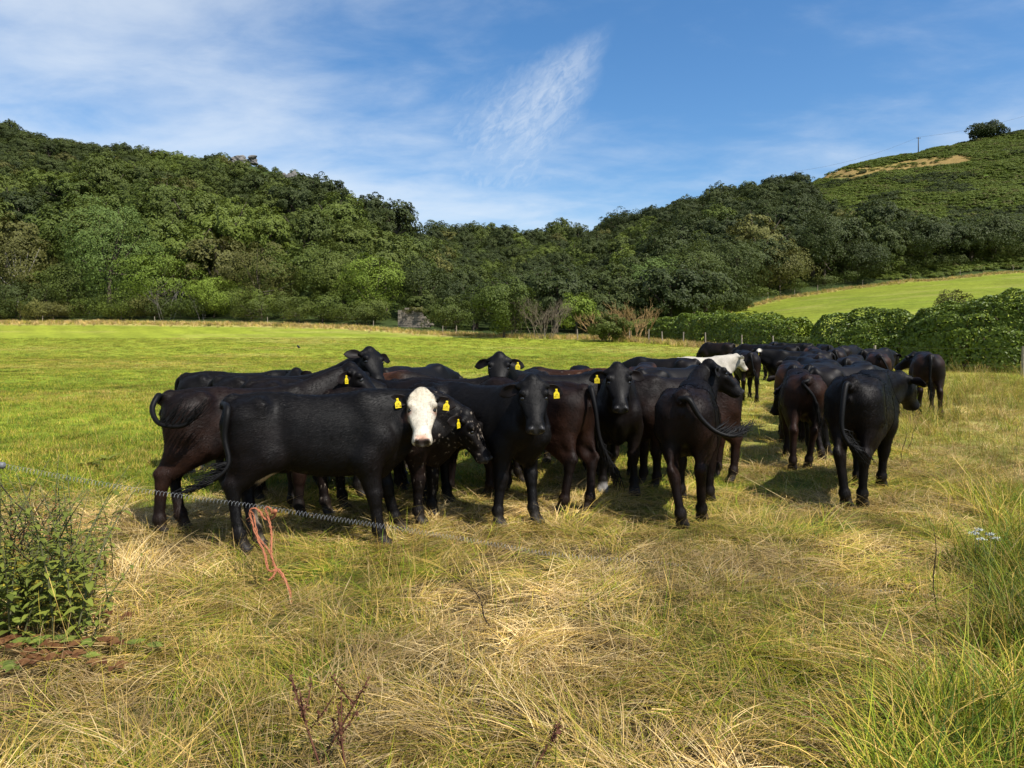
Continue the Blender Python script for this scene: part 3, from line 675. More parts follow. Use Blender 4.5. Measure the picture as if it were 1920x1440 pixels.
    if fur:
        P_, Q_ = VV[0], FF[0]; Nv = vnorm(P_, Q_); ar = np.linalg.norm(np.cross(P_[Q_[:, 2]]-P_[Q_[:, 0]], P_[Q_[:, 3]]-P_[Q_[:, 1]]), axis=1); fi = rng.choice(len(Q_), fur, p=ar/ar.sum())
        uu, vv = rng.rand(fur, 1), rng.rand(fur, 1); q = Q_[fi]; wt = ((1-uu)*(1-vv), uu*(1-vv), uu*vv, (1-uu)*vv); bl = lambda A_: sum(A_[q[:, k_]]*wt[k_] for k_ in range(4))
        pb, nb_, cb = bl(P_), unit_(bl(Nv)), bl(CC[0]); hd = bl(inhead[:, None]); lg = sstep(.66-pb[:, 2:3], 0, .15)
        dv_ = np.array([-1.0, 0, -.55])*(1-hd)*(1-lg)+np.array([0, 0, -1.0])*lg+a*hd*1.2+rng.normal(0, .20, (fur, 3)); dv_ = unit_(dv_-nb_*np.sum(dv_*nb_, 1, keepdims=True)); sd_ = unit_(np.cross(nb_, dv_)+nb_*rng.normal(0, .22, (fur, 1)))
        ln2 = rng.uniform(.018, .042, (fur, 1))*(1-.45*hd); wd = rng.uniform(.0010, .0021, (fur, 1)); keep = (cb[:, 3] < .3) & (pb[:, 2] > .08)
        T3 = np.stack([pb-sd_*wd-nb_*.001, pb+sd_*wd-nb_*.001, pb+dv_*ln2+nb_*ln2*rng.uniform(.05, .24, (fur, 1))], 1)[keep].reshape(-1, 3); nn_ = len(T3)//3
        cc = np.repeat(np.concatenate([cb[:, :3]*(rng.uniform(.75, 1.35, (fur, 1))*np.where(cb[:, :1] > .2, rng.uniform(.55, 1.0, (fur, 1)), 1)*np.where(cb[:, :1] > .2, np.array([[1, .95, .84]]), 1)), np.zeros((fur, 1))], 1)[keep], 3, axis=0)
        add_obj('fur', mesh_from('fur', T3, np.arange(nn_*3).reshape(nn_, 3), M_COAT, False, {'Col': ('FLOAT_COLOR', cc)}), o, kind='stuff')
    # hair of the tail
    if switch is not False:
        e0 = tc_[-8]; dr = tc_[-1]-tc_[-4]; dr = dr/(np.linalg.norm(dr)+1e-9); fall = np.array(switch if switch is not None else (dr[0], dr[1], dr[2]-.6)); fall = fall/np.linalg.norm(fall)
        G = Geo(); nst = 80 if h < .018 else 18
        for i in range(nst):
            tt = rng.uniform(0, 1); st = tc_[14+int(tt*7)]; rd = rng.normal(0, 1, 3); rd /= np.linalg.norm(rd); ln_ = rng.uniform(.07, .20)
            dd = dr*.8+fall*.35+rd*.20; r2 = rng.normal(0, .012, 3); pts = [st+rd*.010, st+dd*ln_*.4+rd*.020+r2, st+dd*ln_*.75+fall*.03+rd*.016-r2, st+dd*ln_+fall*.07+rd*.012+r2]
            w = .0038 if h < .018 else .010; G.tube(pts, [w, w*1.05, w*.8, w*.15], 4, False)
        add_obj('tail_switch', G.mesh('tail_switch', M_HAIR if body != 'white' else M_WHITEHAIR), o)
    if h < .022:
        for sg in (1, -1):
            me_e = EYE_ME; eo = add_obj('eye', me_e, o, H(.164, .098*sg, .018))
    for q, (ek, kind_) in enumerate(tags):
        p, nrm, e = tagpos[ek]
        nh = np.array([nrm[0], nrm[1], nrm[2]*.25])+e*.0; nh /= np.linalg.norm(nh)
        down = np.array([0, 0, -1.0]); down = down-nh*down.dot(nh); down /= np.linalg.norm(down); rl_ = rng.normal(0, .16); down = down*math.cos(rl_)+np.cross(nh, down)*math.sin(rl_); xr = np.cross(-nh, -down)
        m = Matrix(((xr[0], -nh[0], -down[0], p[0]+nh[0]*.012), (xr[1], -nh[1], -down[1], p[1]+nh[1]*.012), (xr[2], -nh[2], -down[2], p[2]+nh[2]*.012), (0, 0, 0, 1)))
        to = add_obj('ear_tag', TAG_ME, o); to.matrix_local = m
        if h < .018: add_obj('printed_number', PRINTS[(seed+q) % 3], to)
    return o
def _eye():
    bm = bmesh.new(); bmesh.ops.create_uvsphere(bm, u_segments=12, v_segments=8, radius=.021); me = bpy.data.meshes.new('eye'); bm.to_mesh(me); bm.free()
    me.polygons.foreach_set('use_smooth', [True]*len(me.polygons)); me.materials.append(M_EYE); return me
EYE_ME = _eye()
# ------------------------------------------------------------------ leaves, crowns, trunks
rs = np.random.RandomState(11)
def unit(v): return v/np.maximum(np.linalg.norm(v, axis=-1, keepdims=True), 1e-9)
def leaf_quads(P, Nn, size, rng, asp=.62, jit=.6):
    """one diamond-shaped leaf (or spray of leaves) per point, facing roughly along Nn"""
    n = len(P); Nn = unit(Nn+rng.normal(0, jit, (n, 3))); ref = unit(rng.normal(0, 1, (n, 3)))
    t = unit(np.cross(Nn, ref)); b = np.cross(Nn, t); sz = (size*rng.uniform(.6, 1.3, n))[:, None]
    V = np.stack([P+t*sz, P+b*sz*asp+Nn*sz*.12, P-t*sz, P-b*sz*asp+Nn*sz*.12], 1).reshape(-1, 3)
    Q = np.arange(4*n).reshape(n, 4); v = np.repeat(rng.uniform(0, 1, n), 4)
    return V, Q, v
def crown_pts(rng, rx, ry, rz, nl, n, lobe=.36, under=.25, flat=0.0):
    d = unit(rng.normal(0, 1, (nl, 3))); d[:, 2] = np.where(d[:, 2] < -under, -d[:, 2]*.6, d[:, 2])
    c = d*np.array([rx, ry, rz])*(1-lobe*.75)*rng.uniform(.72, 1.04, (nl, 1)); c[:, :2] += rng.normal(0, .10*rx, (nl, 2)); c[:, 2] -= flat*np.hypot(c[:, 0], c[:, 1])**2/rx/2
    r = lobe*rng.uniform(.55, 1.15, nl)*(rx+ry+rz)/3
    k = rng.choice(nl, n, p=r**2/np.sum(r**2)); dd = unit(rng.normal(0, 1, (n, 3))+d[k]*.7+np.array([0, 0, .35]))
    rad = r[k, None]*np.sqrt(rng.uniform(.55, 1.1, (n, 1)))
    sub = fbm(dd[:, 0]*2.2+k*3.1, dd[:, 1]*2.2, dd[:, 2]*2.2, seed=4, oct=2)[:, None]; rad = rad*(.78+.44*sub)
    inner = np.where(rng.rand(n, 1) < .16, .55, 1.0)     # some foliage sits deeper in the crown
    return c[k]*inner+dd*rad*np.array([1, 1, .82]), unit(dd*.40+d[k]*.85+np.array([0, 0, .12])), c
def crown_mesh(name, seed, rx, ry, rz, nl, n, leaf, mat, zc, lobe=.36, flat=0.0, under=.25):
    rng = np.random.RandomState(seed); n = int(n*2.2); P, Nn, c = crown_pts(rng, rx, ry, rz, int(nl*2), n, lobe*.88, max(under, .92), flat); P[:, 2] += zc
    V, Q, v = leaf_quads(P, Nn, leaf*.64, rng, .62, .34)
    return mesh_from(name, V, Q, mat, False, {'v': ('FLOAT', v)}), c+np.array([0, 0, zc])
def trunk_mesh(name, seed, h, r, targets, mat, lean=.08):
    rng = random.Random(seed); g = Geo(); dx, dy = rng.uniform(-lean, lean)*h, rng.uniform(-lean, lean)*h
    pts = [(dx*t*t+rng.uniform(-.03, .03)*h*t, dy*t*t, h*t-.15) for t in (0, .2, .45, .75, 1)]; g.tube(pts, [r*1.35, r, r*.85, r*.6, r*.3], 8)
    for c in targets:
        t = rng.uniform(.35, .85); b = Vector(pts[2]).lerp(Vector(pts[4]), t); c = Vector(c)
        m = b.lerp(c, .5)+Vector((rng.uniform(-.3, .3), rng.uniform(-.3, .3), -.08*h)); g.tube([b, m, c], [r*.42, r*.28, r*.08], 5, False)
    return g.mesh(name, mat)
M_BARK = simple_mat('bark', (.085, .068, .050), .9, .15, .4, 9, .6)
M_PALEWOOD = simple_mat('pale_dead_wood', (.30, .27, .23), .9, .15, .25, 9, .4)
M_OLIVE = foliage_mat('olive_leaves', (.034, .049, .009), (.104, .128, .021))
M_DARK = foliage_mat('dark_leaves', (.022, .032, .008), (.066, .084, .017))
M_BRIGHT = foliage_mat('bright_leaves', (.044, .064, .010), (.128, .162, .022))
M_ASH = foliage_mat('ash_leaves', (.046, .074, .016), (.118, .168, .036))
M_BROWNISH = foliage_mat('bronze_leaves', (.060, .060, .014), (.150, .148, .034))
M_IVY = foliage_mat('glossy_leaves', (.032, .058, .008), (.160, .215, .024), .20, .46, .28, .1)
M_BRACKEN = foliage_mat('bracken_leaves', (.062, .090, .012), (.150, .190, .024))
M_LIME = foliage_mat('lime_leaves', (.065, .100, .012), (.185, .245, .028))
TREE_MATS = [M_OLIVE, M_DARK, M_BRIGHT, M_BROWNISH]

def hill_tree_mesh(name, seed, mat):
    rng = np.random.RandomState(seed); rx = 1.0
    P, Nn, c = crown_pts(rng, 4.3, 4.1, 3.1, 120, 6500, .16, .55, .25); P[:, 2] += 3.4
    V, Q, v = leaf_quads(P, Nn, .15, rng, .62, .30); g = Geo(); g.tube([(0, 0, -.8), (.1, .05, 2), (.2, .1, 4.2)], [.32, .25, .12], 6)
    for k in range(4): g.tube([(.1, .05, 2), tuple(c[k]*.5+np.array([0, 0, 3.2])), tuple(c[k]+np.array([0, 0, 4.3]))], [.14, .1, .03], 4, False)
    gv = np.array(g.v); gq = [tuple(i+len(V) for i in f) for f in g.f]
    faces = [tuple(map(int, q)) for q in Q]+gq; mi = [0]*len(Q)+[1]*len(gq)
    return mesh_from(name, np.vstack([V, gv]), faces, [mat, M_BARK], False, {'v': ('FLOAT', np.r_[v, np.full(len(gv), .5)])}, mi)
HILL = [[hill_tree_mesh('hill_tree', 100+10*m+k, TREE_MATS[m]) for k in range(3)] for m in range(4)]

def scatter(name, pts, rot, scl, idx, coll, kind='stuff', label=None, cat=None, tint=None, lum=None):
    """ground cover: one point per tuft, each point carrying one of the tufts of a collection"""
    att = {'rot': ('FLOAT_VECTOR', rot), 'scl': ('FLOAT_VECTOR', scl), 'idx': ('INT', idx)}
    if tint is not None: att['tint'] = ('FLOAT', tint); att['lum'] = ('FLOAT', lum)
    me = mesh_from(name, pts, np.zeros((0, 4), int), None, False, att)
    ng = bpy.data.node_groups.new(name+'_scatter', 'GeometryNodeTree')
    ng.interface.new_socket('Geometry', in_out='INPUT', socket_type='NodeSocketGeometry'); ng.interface.new_socket('Geometry', in_out='OUTPUT', socket_type='NodeSocketGeometry')
    gi = ng.nodes.new('NodeGroupInput'); go = ng.nodes.new('NodeGroupOutput'); ip = ng.nodes.new('GeometryNodeInstanceOnPoints')
    ci = ng.nodes.new('GeometryNodeCollectionInfo'); ci.inputs['Collection'].default_value = coll; ci.inputs['Separate Children'].default_value = True; ci.inputs['Reset Children'].default_value = True
    def na(nm, typ):
        n = ng.nodes.new('GeometryNodeInputNamedAttribute'); n.data_type = typ; n.inputs['Name'].default_value = nm; return n.outputs[0]
    ng.links.new(gi.outputs[0], ip.inputs['Points']); ng.links.new(ci.outputs[0], ip.inputs['Instance']); ip.inputs['Pick Instance'].default_value = True
    ng.links.new(na('idx', 'INT'), ip.inputs['Instance Index']); ng.links.new(na('rot', 'FLOAT_VECTOR'), ip.inputs['Rotation']); ng.links.new(na('scl', 'FLOAT_VECTOR'), ip.inputs['Scale'])
    ng.links.new(ip.outputs[0], go.inputs[0])
    o = add_obj(name, me, label=label, cat=cat, kind=kind); md = o.modifiers.new('scatter', 'NODES'); md.node_group = ng; return o
def kit(name, meshes):
    c = bpy.data.collections.new(name)
    for i, me in enumerate(meshes): o = bpy.data.objects.new('%s_%02d' % (name, i), me); c.objects.link(o)
    return c

# ------------------------------------------------------------------ the woods on both valley sides
def build_woods():
    rng = np.random.RandomState(5); cand = []
    for _ in range(34000):
        x = rng.uniform(-330, 160); y = rng.uniform(88, 365); px = 960+F*x/y
        if px < -260 or px > 2150: continue
        cand.append((x, y))
    cand = np.array(cand); px, d, _t = polar(cand[:, 0], cand[:, 1]); fe = field_end(px); z = ground(cand[:, 0], cand[:, 1]); row = row_of(0, cand[:, 1], z)
    ridge = np.interp(px, _CX, [c[2][-1][0] for c in COLS]); keep = (d > fe+13) & (d < ridge+14)
    keep &= ~((px > 1360) & (d < np.interp(px, [1360, 1500, 1720, 1920], [118, 137, 147, 150])))
    # right-hand slope: trees give way to bracken above a line
    lim = np.interp(px, [1440, 1500, 1530, 1570, 1640, 1700, 1920, 2150], [0, 350, 395, 430, 470, 478, 485, 480]); keep &= ~((px > 1440) & (row < lim))
    # rocky crest on the left: stunted and sparse
    rocky = (px > 420) & (px < 700) & (d > 190); keep &= ~(rocky & (rng.rand(len(px)) < .45))
    for rx_, rd_, rw_ in ((458, 228, 30), (512, 222, 18), (545, 218, 20), (604, 212, 16), (643, 205, 17), (724, 160, 16)): keep &= ~((np.abs(px-rx_) < rw_) & (d > rd_-11) & (d < rd_+4))
    cand, px, d, z = cand[keep], px[keep], d[keep], z[keep]; rocky = rocky[keep]
    taken = []; cell = {}
    order = np.argsort(rng.rand(len(cand)))
    for i in order:
        x, y = cand[i]; far = d[i] > 260
        sp = 5.6 if far else 5.0 if px[i] > 780 else 5.8-2.3*min(1, max(0, (d[i]-150)/60)); k = (int(x//7), int(y//7)); ok = True
        for a in (-1, 0, 1):
            for b in (-1, 0, 1):
                for j in cell.get((k[0]+a, k[1]+b), ()):
                    if (cand[j, 0]-x)**2+(cand[j, 1]-y)**2 < sp*sp: ok = False; break
        if ok: cell.setdefault(k, []).append(i); taken.append(i)
    t = np.array(taken); n = len(t); sz = rng.uniform(.80, 1.5, n)
    sz *= np.where(px[t] > 780, .80, 1)*np.where(rocky[t], .5, 1)*(1.18-.60*sstep(d[t], 140, 205)*(px[t] < 780))*np.where((px[t] > 1180) & (px[t] < 1560), .95, 1)*np.where(d[t] > 300, 1.25, 1)
    sz *= np.where((px[t] > 1240) & (d[t] < 175), 1.2, 1)
    big = fbm(cand[t, 0]*.03, cand[t, 1]*.03, seed=31, oct=3)
    mi = np.where(big+rng.normal(0, .10, n) > .58, 2, np.where(big+rng.normal(0, .10, n) < .44, 1, 0)); mi = np.where(rng.rand(n) < .06, 3, mi)
    mi = np.where((px[t] > 800) & (rng.rand(n) < .6), 1, mi); mi = np.where((px[t] > 1240) & (rng.rand(n) < .45), 1, mi)
    yaw = rng.uniform(0, 6.28, n); var = rng.randint(0, 3, n); zs = rng.uniform(.85, 1.25, n)
    inview = (px[t] > -40) & (px[t] < 1960); show = np.where(inview, sz/d[t], 0); rank = np.argsort(-show)[:235]; ind = np.zeros(n, bool); ind[rank] = True
    KIND = ('olive green', 'dark green', 'bright green', 'bronze tinted')
    def where(pxv, dv, i):
        lo, hi = float(field_end(pxv)), float(np.interp(pxv, _CX, [c[2][-1][0] for c in COLS])); f = (dv-lo)/(hi-lo); up = 'low on' if f < .30 else 'halfway up' if f < .68 else 'high on'
        if pxv < 830: return up+' the left hill '+('at the left edge of the photo' if pxv < 110 else 'above the tall pale ash' if pxv < 300 else 'below the grey crag' if pxv < 480 else 'above the bronze upright tree' if pxv < 590 else 'on its falling ridge' if pxv < 700 else 'above the ruined wall'), 'trees of the wood on the left hill'
        if pxv < 1180: return up+' the valley head '+('beside the left hill' if pxv < 900 else 'above the large leafy bush' if pxv < 1040 else 'above the bare shrubs'), 'trees of the wood at the valley head'
        return up+' the right hill '+('left of its field' if pxv < 1330 else 'above the field corner' if pxv < 1480 else 'under the bracken' if pxv < 1640 else 'along the upper field'), 'trees of the wood on the right hill'
    pts, rot, scl, idx = [], [], [], []
    for q in range(n):
        i = t[q]; p = (cand[i, 0], cand[i, 1], z[i]-.3); s3 = (sz[q], sz[q], sz[q]*zs[q])
        if ind[q]:
            wh, gr = where(px[i], d[i], q); o = add_obj('broadleaf_tree', HILL[mi[q]][var[q]], None, p, KIND[mi[q]]+' tree '+wh, 'tree', gr, None, yaw[q], s3)
        else: pts.append(p); rot.append((0, 0, yaw[q])); scl.append(s3); idx.append(mi[q]*3+var[q])
    c = kit('wood_kit', [m for r in HILL for m in r])
    scatter('distant_wood', pts, rot, scl, idx, c, label='mass of treetops covering the upper slopes of the valley', cat='wood')
build_woods()

def build_bracken():
    rng = np.random.RandomState(8)
    def clump(seed, mat, sq=.55):
        r = np.random.RandomState(seed); P, Nn, c = crown_pts(r, 1.6, 1.6, .5, 16, 520, .30, 0, .1); P[:, 2] = np.maximum(P[:, 2]+.25, 0)
        V, Q, v = leaf_quads(P, Nn+np.array([0, 0, .8]), .13, r, .62, .4); return mesh_from('bracken_clump', V, Q, mat, False, {'v': ('FLOAT', v)})
    c = kit('bracken_kit', [clump(200+i, M_BRACKEN) for i in range(4)]+[clump(210+i, M_DARK) for i in range(2)]+[clump(220, M_BROWNISH)])
    n = 30000; px = rng.uniform(1250, 2050, n); d = np.sqrt(rng.uniform(138**2, 312**2, n)); x = (px-960)/F*d; z = ground(x, d); row = row_of(0, d, z)
    lim = np.interp(px, [1250, 1480, 1530, 1570, 1640, 1700, 1920, 2150], [150, 345, 420, 450, 520, 545, 545, 540])
    cen = np.interp(px, [1490, 1530, 1600, 1700, 1830, 1850], [327, 328, 325, 311, 296, 294]); wid = np.interp(px, [1470, 1500, 1540, 1600, 1650, 1700, 1800, 1845, 1870], [-40, -4, 10, 13, 6, 12, 12, -6, -40])
    nz = fbm(x*.05, d*.05, seed=9, oct=3)
    keep = (row < lim) & ~((np.abs(row-cen) < wid*(.95+1.0*(nz-.5))-1) & (rng.rand(n) < .93)) & (d > np.interp(px, [1360, 1500, 1720, 1920], [119, 131, 141, 144.5])); px, d, x, z, nz = (a[keep] for a in (px, d, x, z, nz)); n = len(px)
    gor = nz > .62; idx = np.where(gor & (rng.rand(n) < .6), 4+rng.randint(0, 2, n), np.where(rng.rand(n) < .04, 6, rng.randint(0, 4, n)))
    s = rng.uniform(.75, 1.0, n)*np.where(idx >= 4, 1.15, .95)
    scatter('bracken', np.stack([x, d, z-.1], 1), np.stack([0*x, 0*x, rng.uniform(0, 6.28, n)], 1), np.stack([s, s, s*rng.uniform(.7, 1.1, n)], 1), idx, c, label='green bracken and gorse covering the open right hillside', cat='bracken')
build_bracken()

# ------------------------------------------------------------------ single trees and bushes along the foot of the woods
def tree(name, label, px, d, top, base, width, mat, seed, leaf=.2, n=3200, nl=34, lobe=.33, cat='tree', trunk_h=.4, group=None, flat=0.0, bark=None, under=.25):
    X, Y, Z0 = at(px, d); s = d/F; base = min(base+14, 640); H = EYE+(HOR-top)*s-Z0; w = width*s/2; lowz = max(0.0, EYE+(HOR-base)*s-Z0); rz = (H-lowz)/2*1.02
    e = add_obj(name, None, None, (X, Y, Z0), label, cat, group, None)
    me, c = crown_mesh('crown', seed, w*1.05, w*.95, rz, nl, n, leaf, mat, lowz+rz*.98, lobe, flat, under); add_obj('crown', me, e)
    pick = [c[i] for i in range(0, len(c), max(1, len(c)//9))]
    add_obj('trunk', trunk_mesh('trunk', seed, lowz+rz*.75, max(.05, .020*H), pick, bark or M_BARK), e); return e
def build_edge_trees():
    T = tree
    T('ash_tree', 'tall pale green ash tree standing above the rest at the foot of the left hill', 205, 108, 362, 575, 175, M_ASH, 301, .24, 5200, 46, .27)
    T('broadleaf_tree', 'rounded tree with pale limbs at the left edge of the photo, behind the dark bush', 32, 110, 432, 565, 150, M_BROWNISH, 302, .22, 3200, 34, .30, bark=M_PALEWOOD)
    T('broadleaf_tree', 'narrow green tree between the tall ash and the pale-limbed tree at left', 128, 106, 482, 592, 100, M_OLIVE, 303, .2, 2400)
    T('bush', 'yellowish green bush in front of the tall ash tree', 292, 104, 466, 590, 160, M_LIME, 304, .2, 3600, 40, .27, cat='bush')
    T('bush', 'dark round bush at the field edge in the far left corner', 38, 103, 528, 602, 130, M_DARK, 305, .2, 2400, 30, .3, cat='bush')
    T('willow_tree', 'upright bronze-green tree with thin foliage right of the bramble mound', 486, 104, 440, 590, 140, M_BROWNISH, 306, .17, 3400, 50, .22, under=.6)
    T('broadleaf_tree', 'green tree behind and right of the bronze upright tree', 618, 105, 455, 592, 130, M_OLIVE, 307, .21, 3400)
    T('broadleaf_tree', 'bright green tree left of the ruined stone wall', 700, 100, 470, 596, 130, M_LIME, 308, .21, 3400, 40, .28)
    T('broadleaf_tree', 'dark tree rising behind the ruined stone wall', 790, 104, 478, 590, 120, M_DARK, 309, .21, 2800)
    T('broadleaf_tree', 'dark green tree between the stone wall and the large leafy bush', 850, 100, 520, 605, 90, M_DARK, 310, .2, 2200)
    T('large_bush', 'large dense olive bush standing alone at the middle of the field edge', 945, 76, 512, 624, 135, M_BRIGHT, 311, .17, 5200, 52, .26, cat='bush', under=.7)
    T('bush', 'small leafy green tree right of the grey bare bush', 1080, 80, 548, 616, 80, M_LIME, 312, .16, 2200, 30, .3, cat='bush', under=.5)
    T('bush', 'green bush at the foot of the orange bare branches', 1142, 69.5, 590, 630, 78, M_OLIVE, 313, .15, 2600, 34, .28, cat='bush', under=.6)
    T('broadleaf_tree', 'bright green tree behind the orange bare branches', 1225, 96, 478, 590, 120, M_ASH, 314, .2, 2800)
    T('broadleaf_tree', 'rounded dark tree second along the foot of the right wood', 1298, 104, 452, 578, 130, M_OLIVE, 315, .22, 3400)
    T('broadleaf_tree', 'broad tree third along the foot of the right wood, above the field corner', 1378, 116, 440, 572, 140, M_DARK, 316, .24, 3800)
    T('broadleaf_tree', 'bronze tinted tree in the right wood below the tallest dark tree', 1462, 128, 452, 562, 130, M_BROWNISH, 317, .24, 3200)
    T('oak_tree', 'tallest darkest tree of the right wood, standing out above the bracken', 1545, 137, 388, 556, 125, M_DARK, 318, .27, 4600, 44, .28)
    T('broadleaf_tree', 'dark tree at the right end of the wood beside the pale field strip', 1608, 139, 452, 548, 120, M_DARK, 319, .25, 3600)
    T('broadleaf_tree', 'thin yellowish tree in the gap between the wood and the hedge trees', 1660, 142, 474, 540, 66, M_BRIGHT, 320, .22, 1600, 22, .3)
    T('oak_tree', 'wide dark tree above the middle of the upper field', 1735, 147, 408, 522, 170, M_DARK, 321, .27, 5200, 50, .26)
    T('oak_tree', 'wide dark tree at the top right of the upper field', 1860, 149, 404, 512, 150, M_DARK, 322, .27, 4600, 46, .27)
    T('oak_tree', 'dark tree cut by the right edge of the photo above the upper field', 1965, 150, 420, 508, 110, M_DARK, 323, .27, 2600)
    T('hawthorn_tree', 'lone windswept tree on the skyline of the right hill', 1850, 298, 233, 262, 74, M_DARK, 324, .55, 2600, 30, .4, flat=.2)
    T('oak_tree', 'round-headed dark tree on the skyline left of the right hill', 1168, 285, 388, 440, 80, M_DARK, 325, .4, 2200, 30, .3)
    T('pine_tree', 'small flat-topped tree on the skyline at the dip of the valley', 872, 325, 424, 440, 26, M_DARK, 326, .35, 500, 12, .4)
    T('oak_tree', 'domed dark tree on the skyline just right of the left hill', 815, 322, 412, 440, 70, M_DARK, 327, .4, 1800, 26, .3)
    T('bramble_mound', 'bright green bramble mound under the left wood beside the bronze tree', 402, 103, 521, 602, 130, M_LIME, 328, .17, 4200, 40, .3, cat='bramble', under=.1, flat=.1)
    # a row of low scrub along the fence at the foot of the left wood
    rng = random.Random(3); mats = [M_OLIVE, M_OLIVE, M_BRIGHT, M_BRIGHT, M_BROWNISH]
    for k, px in enumerate(range(-30, 870, 33)):
        px += rng.uniform(-8, 8); d = float(field_end(px))+rng.uniform(2, 5)
        if 728 < px < 822: continue
        mk = [(0, 'dark round bush in the far left corner'), (85, 'narrow green tree'), (160, 'left half of the tall ash'), (235, 'right half of the tall ash'), (310, 'yellowish bush'), (375, 'left half of the bramble mound'), (435, 'right half of the bramble mound'), (495, 'bronze upright tree'), (560, 'gap right of the bronze upright tree'), (620, 'green tree right of the bronze one'), (690, 'bright green tree'), (760, 'ruined wall'), (830, 'dark tree right of the ruined wall')]
        lm = min(mk, key=lambda m_: abs(m_[0]-px)); sd_ = 'left' if px < lm[0] else 'right'
        tree('scrub_bush', 'scrub bush below the %s, the %s one' % (lm[1], sd_), px, d, rng.uniform(536, 574), 610, rng.uniform(70, 105), mats[rng.randrange(5)], 400+k, .15, 1500, 24, .32, 'bush', group='scrub bushes along the left edge of the field', under=.3)
    for k, px in enumerate(range(1235, 1400, 30)):
        d = float(np.interp(px, [1175, 1250, 1400], [80, 90, 112])); tree('scrub_bush', 'low dark scrub bush in the row below the right wood', px, d, rng.uniform(556, 580)-(px-1175)*.06, 616-(px-1175)*.2, rng.uniform(60, 80), mats[rng.randrange(3)], 460+k, .16, 1500, 24, .32, 'bush', group='scrub bushes below the right wood', under=.3)
    for k, px in enumerate(range(1430, 1960, 52)):
        d = float(np.interp(px, [1400, 1500, 1600, 1720, 1920], [120, 133, 139, 145, 150])); gr = HOR-(gz((px-960)/F*d, d)-EYE)/d*F
        tree('scrub_bush', 'low olive scrub bush along the top fence of the upper field', px, d, gr-rng.uniform(16, 30), gr, rng.uniform(60, 90), mats[rng.randrange(3)], 480+k, .17, 1000, 18, .34, 'bush', group='scrub bushes along the top of the upper field', under=.3)
build_edge_trees()

def bare_mesh(name, seed, h, w, mat, stems=5, depth=4, r0=.06):
    rng = random.Random(seed); g = Geo()
    def grow(p, d, ln, r, k):
        q = p+d*ln*.5+Vector((rng.uniform(-.1, .1), rng.uniform(-.1, .1), 0))*ln*.5; e = q+(d+Vector((rng.uniform(-.25, .25), rng.uniform(-.25, .25), rng.uniform(-.05, .2)))).normalized()*ln*.5
        g.tube([p, q, e], [r, r*.8, r*.55], 4, False)
        if k:
            for _ in range(rng.choice((2, 3, 3))):
                nd = (d+Vector((rng.gauss(0, .42), rng.gauss(0, .42), rng.gauss(.12, .22)))).normalized(); grow(e if rng.random() < .6 else q, nd, ln*rng.uniform(.55, .8), r*.6, k-1)
    for s in range(stems):
        a = rng.uniform(0, 6.28); sp = rng.uniform(0, 1)*w*.5; d = Vector((math.cos(a)*w*.5, math.sin(a)*w*.5, h)).normalized(); grow(Vector((math.cos(a)*sp*.5, math.sin(a)*sp*.5, -.1)), d, h*.36, r0, depth)
    return g.mesh(name, mat)
def build_bare():
    M_OR = simple_mat('orange_twigs', (.30, .195, .080), .85, .2, .3, 6); M_GR = simple_mat('grey_twigs', (.155, .125, .085), .9, .15, .3, 6); M_PW = simple_mat('bleached_branches', (.17, .155, .135), .9, .15, .2, 6)
    for px, d, top, w, mat, sd, lb, st, dp, r0 in ((1185, 70.5, 514, 5.2, M_OR, 1, 'bare orange-brown shrub, taller and right of its pair', 13, 4, .06), (1128, 70.5, 538, 3.8, M_OR, 2, 'bare orange-brown shrub, lower and left of its pair', 9, 4, .055),
                                        (1020, 74.2, 512, 4.6, M_GR, 3, 'bare grey twiggy bush against the right side of the large leafy bush', 11, 5, .05), (965, 78, 506, 3.4, M_GR, 8, 'grey bare twigs showing above the large leafy bush', 7, 4, .05),
                                        (318, 101.5, 432, 6.0, M_PW, 4, 'bleached dead branches reaching out of the left wood', 5, 3, .07), (382, 100.6, 508, 3.0, M_PW, 5, 'dead pale snag beside the bramble mound', 4, 3, .05)):
        X, Y, Z = at(px, d); h = EYE+(HOR-top)*d/F-Z
        e = add_obj('bare_shrub', None, None, (X, Y, Z), lb, 'shrub'); add_obj('branches', bare_mesh('branches', sd, h*(.60 if px < 500 else .70), w, mat, st, dp, r0*(.6 if px < 500 else .95)), e)
build_bare()

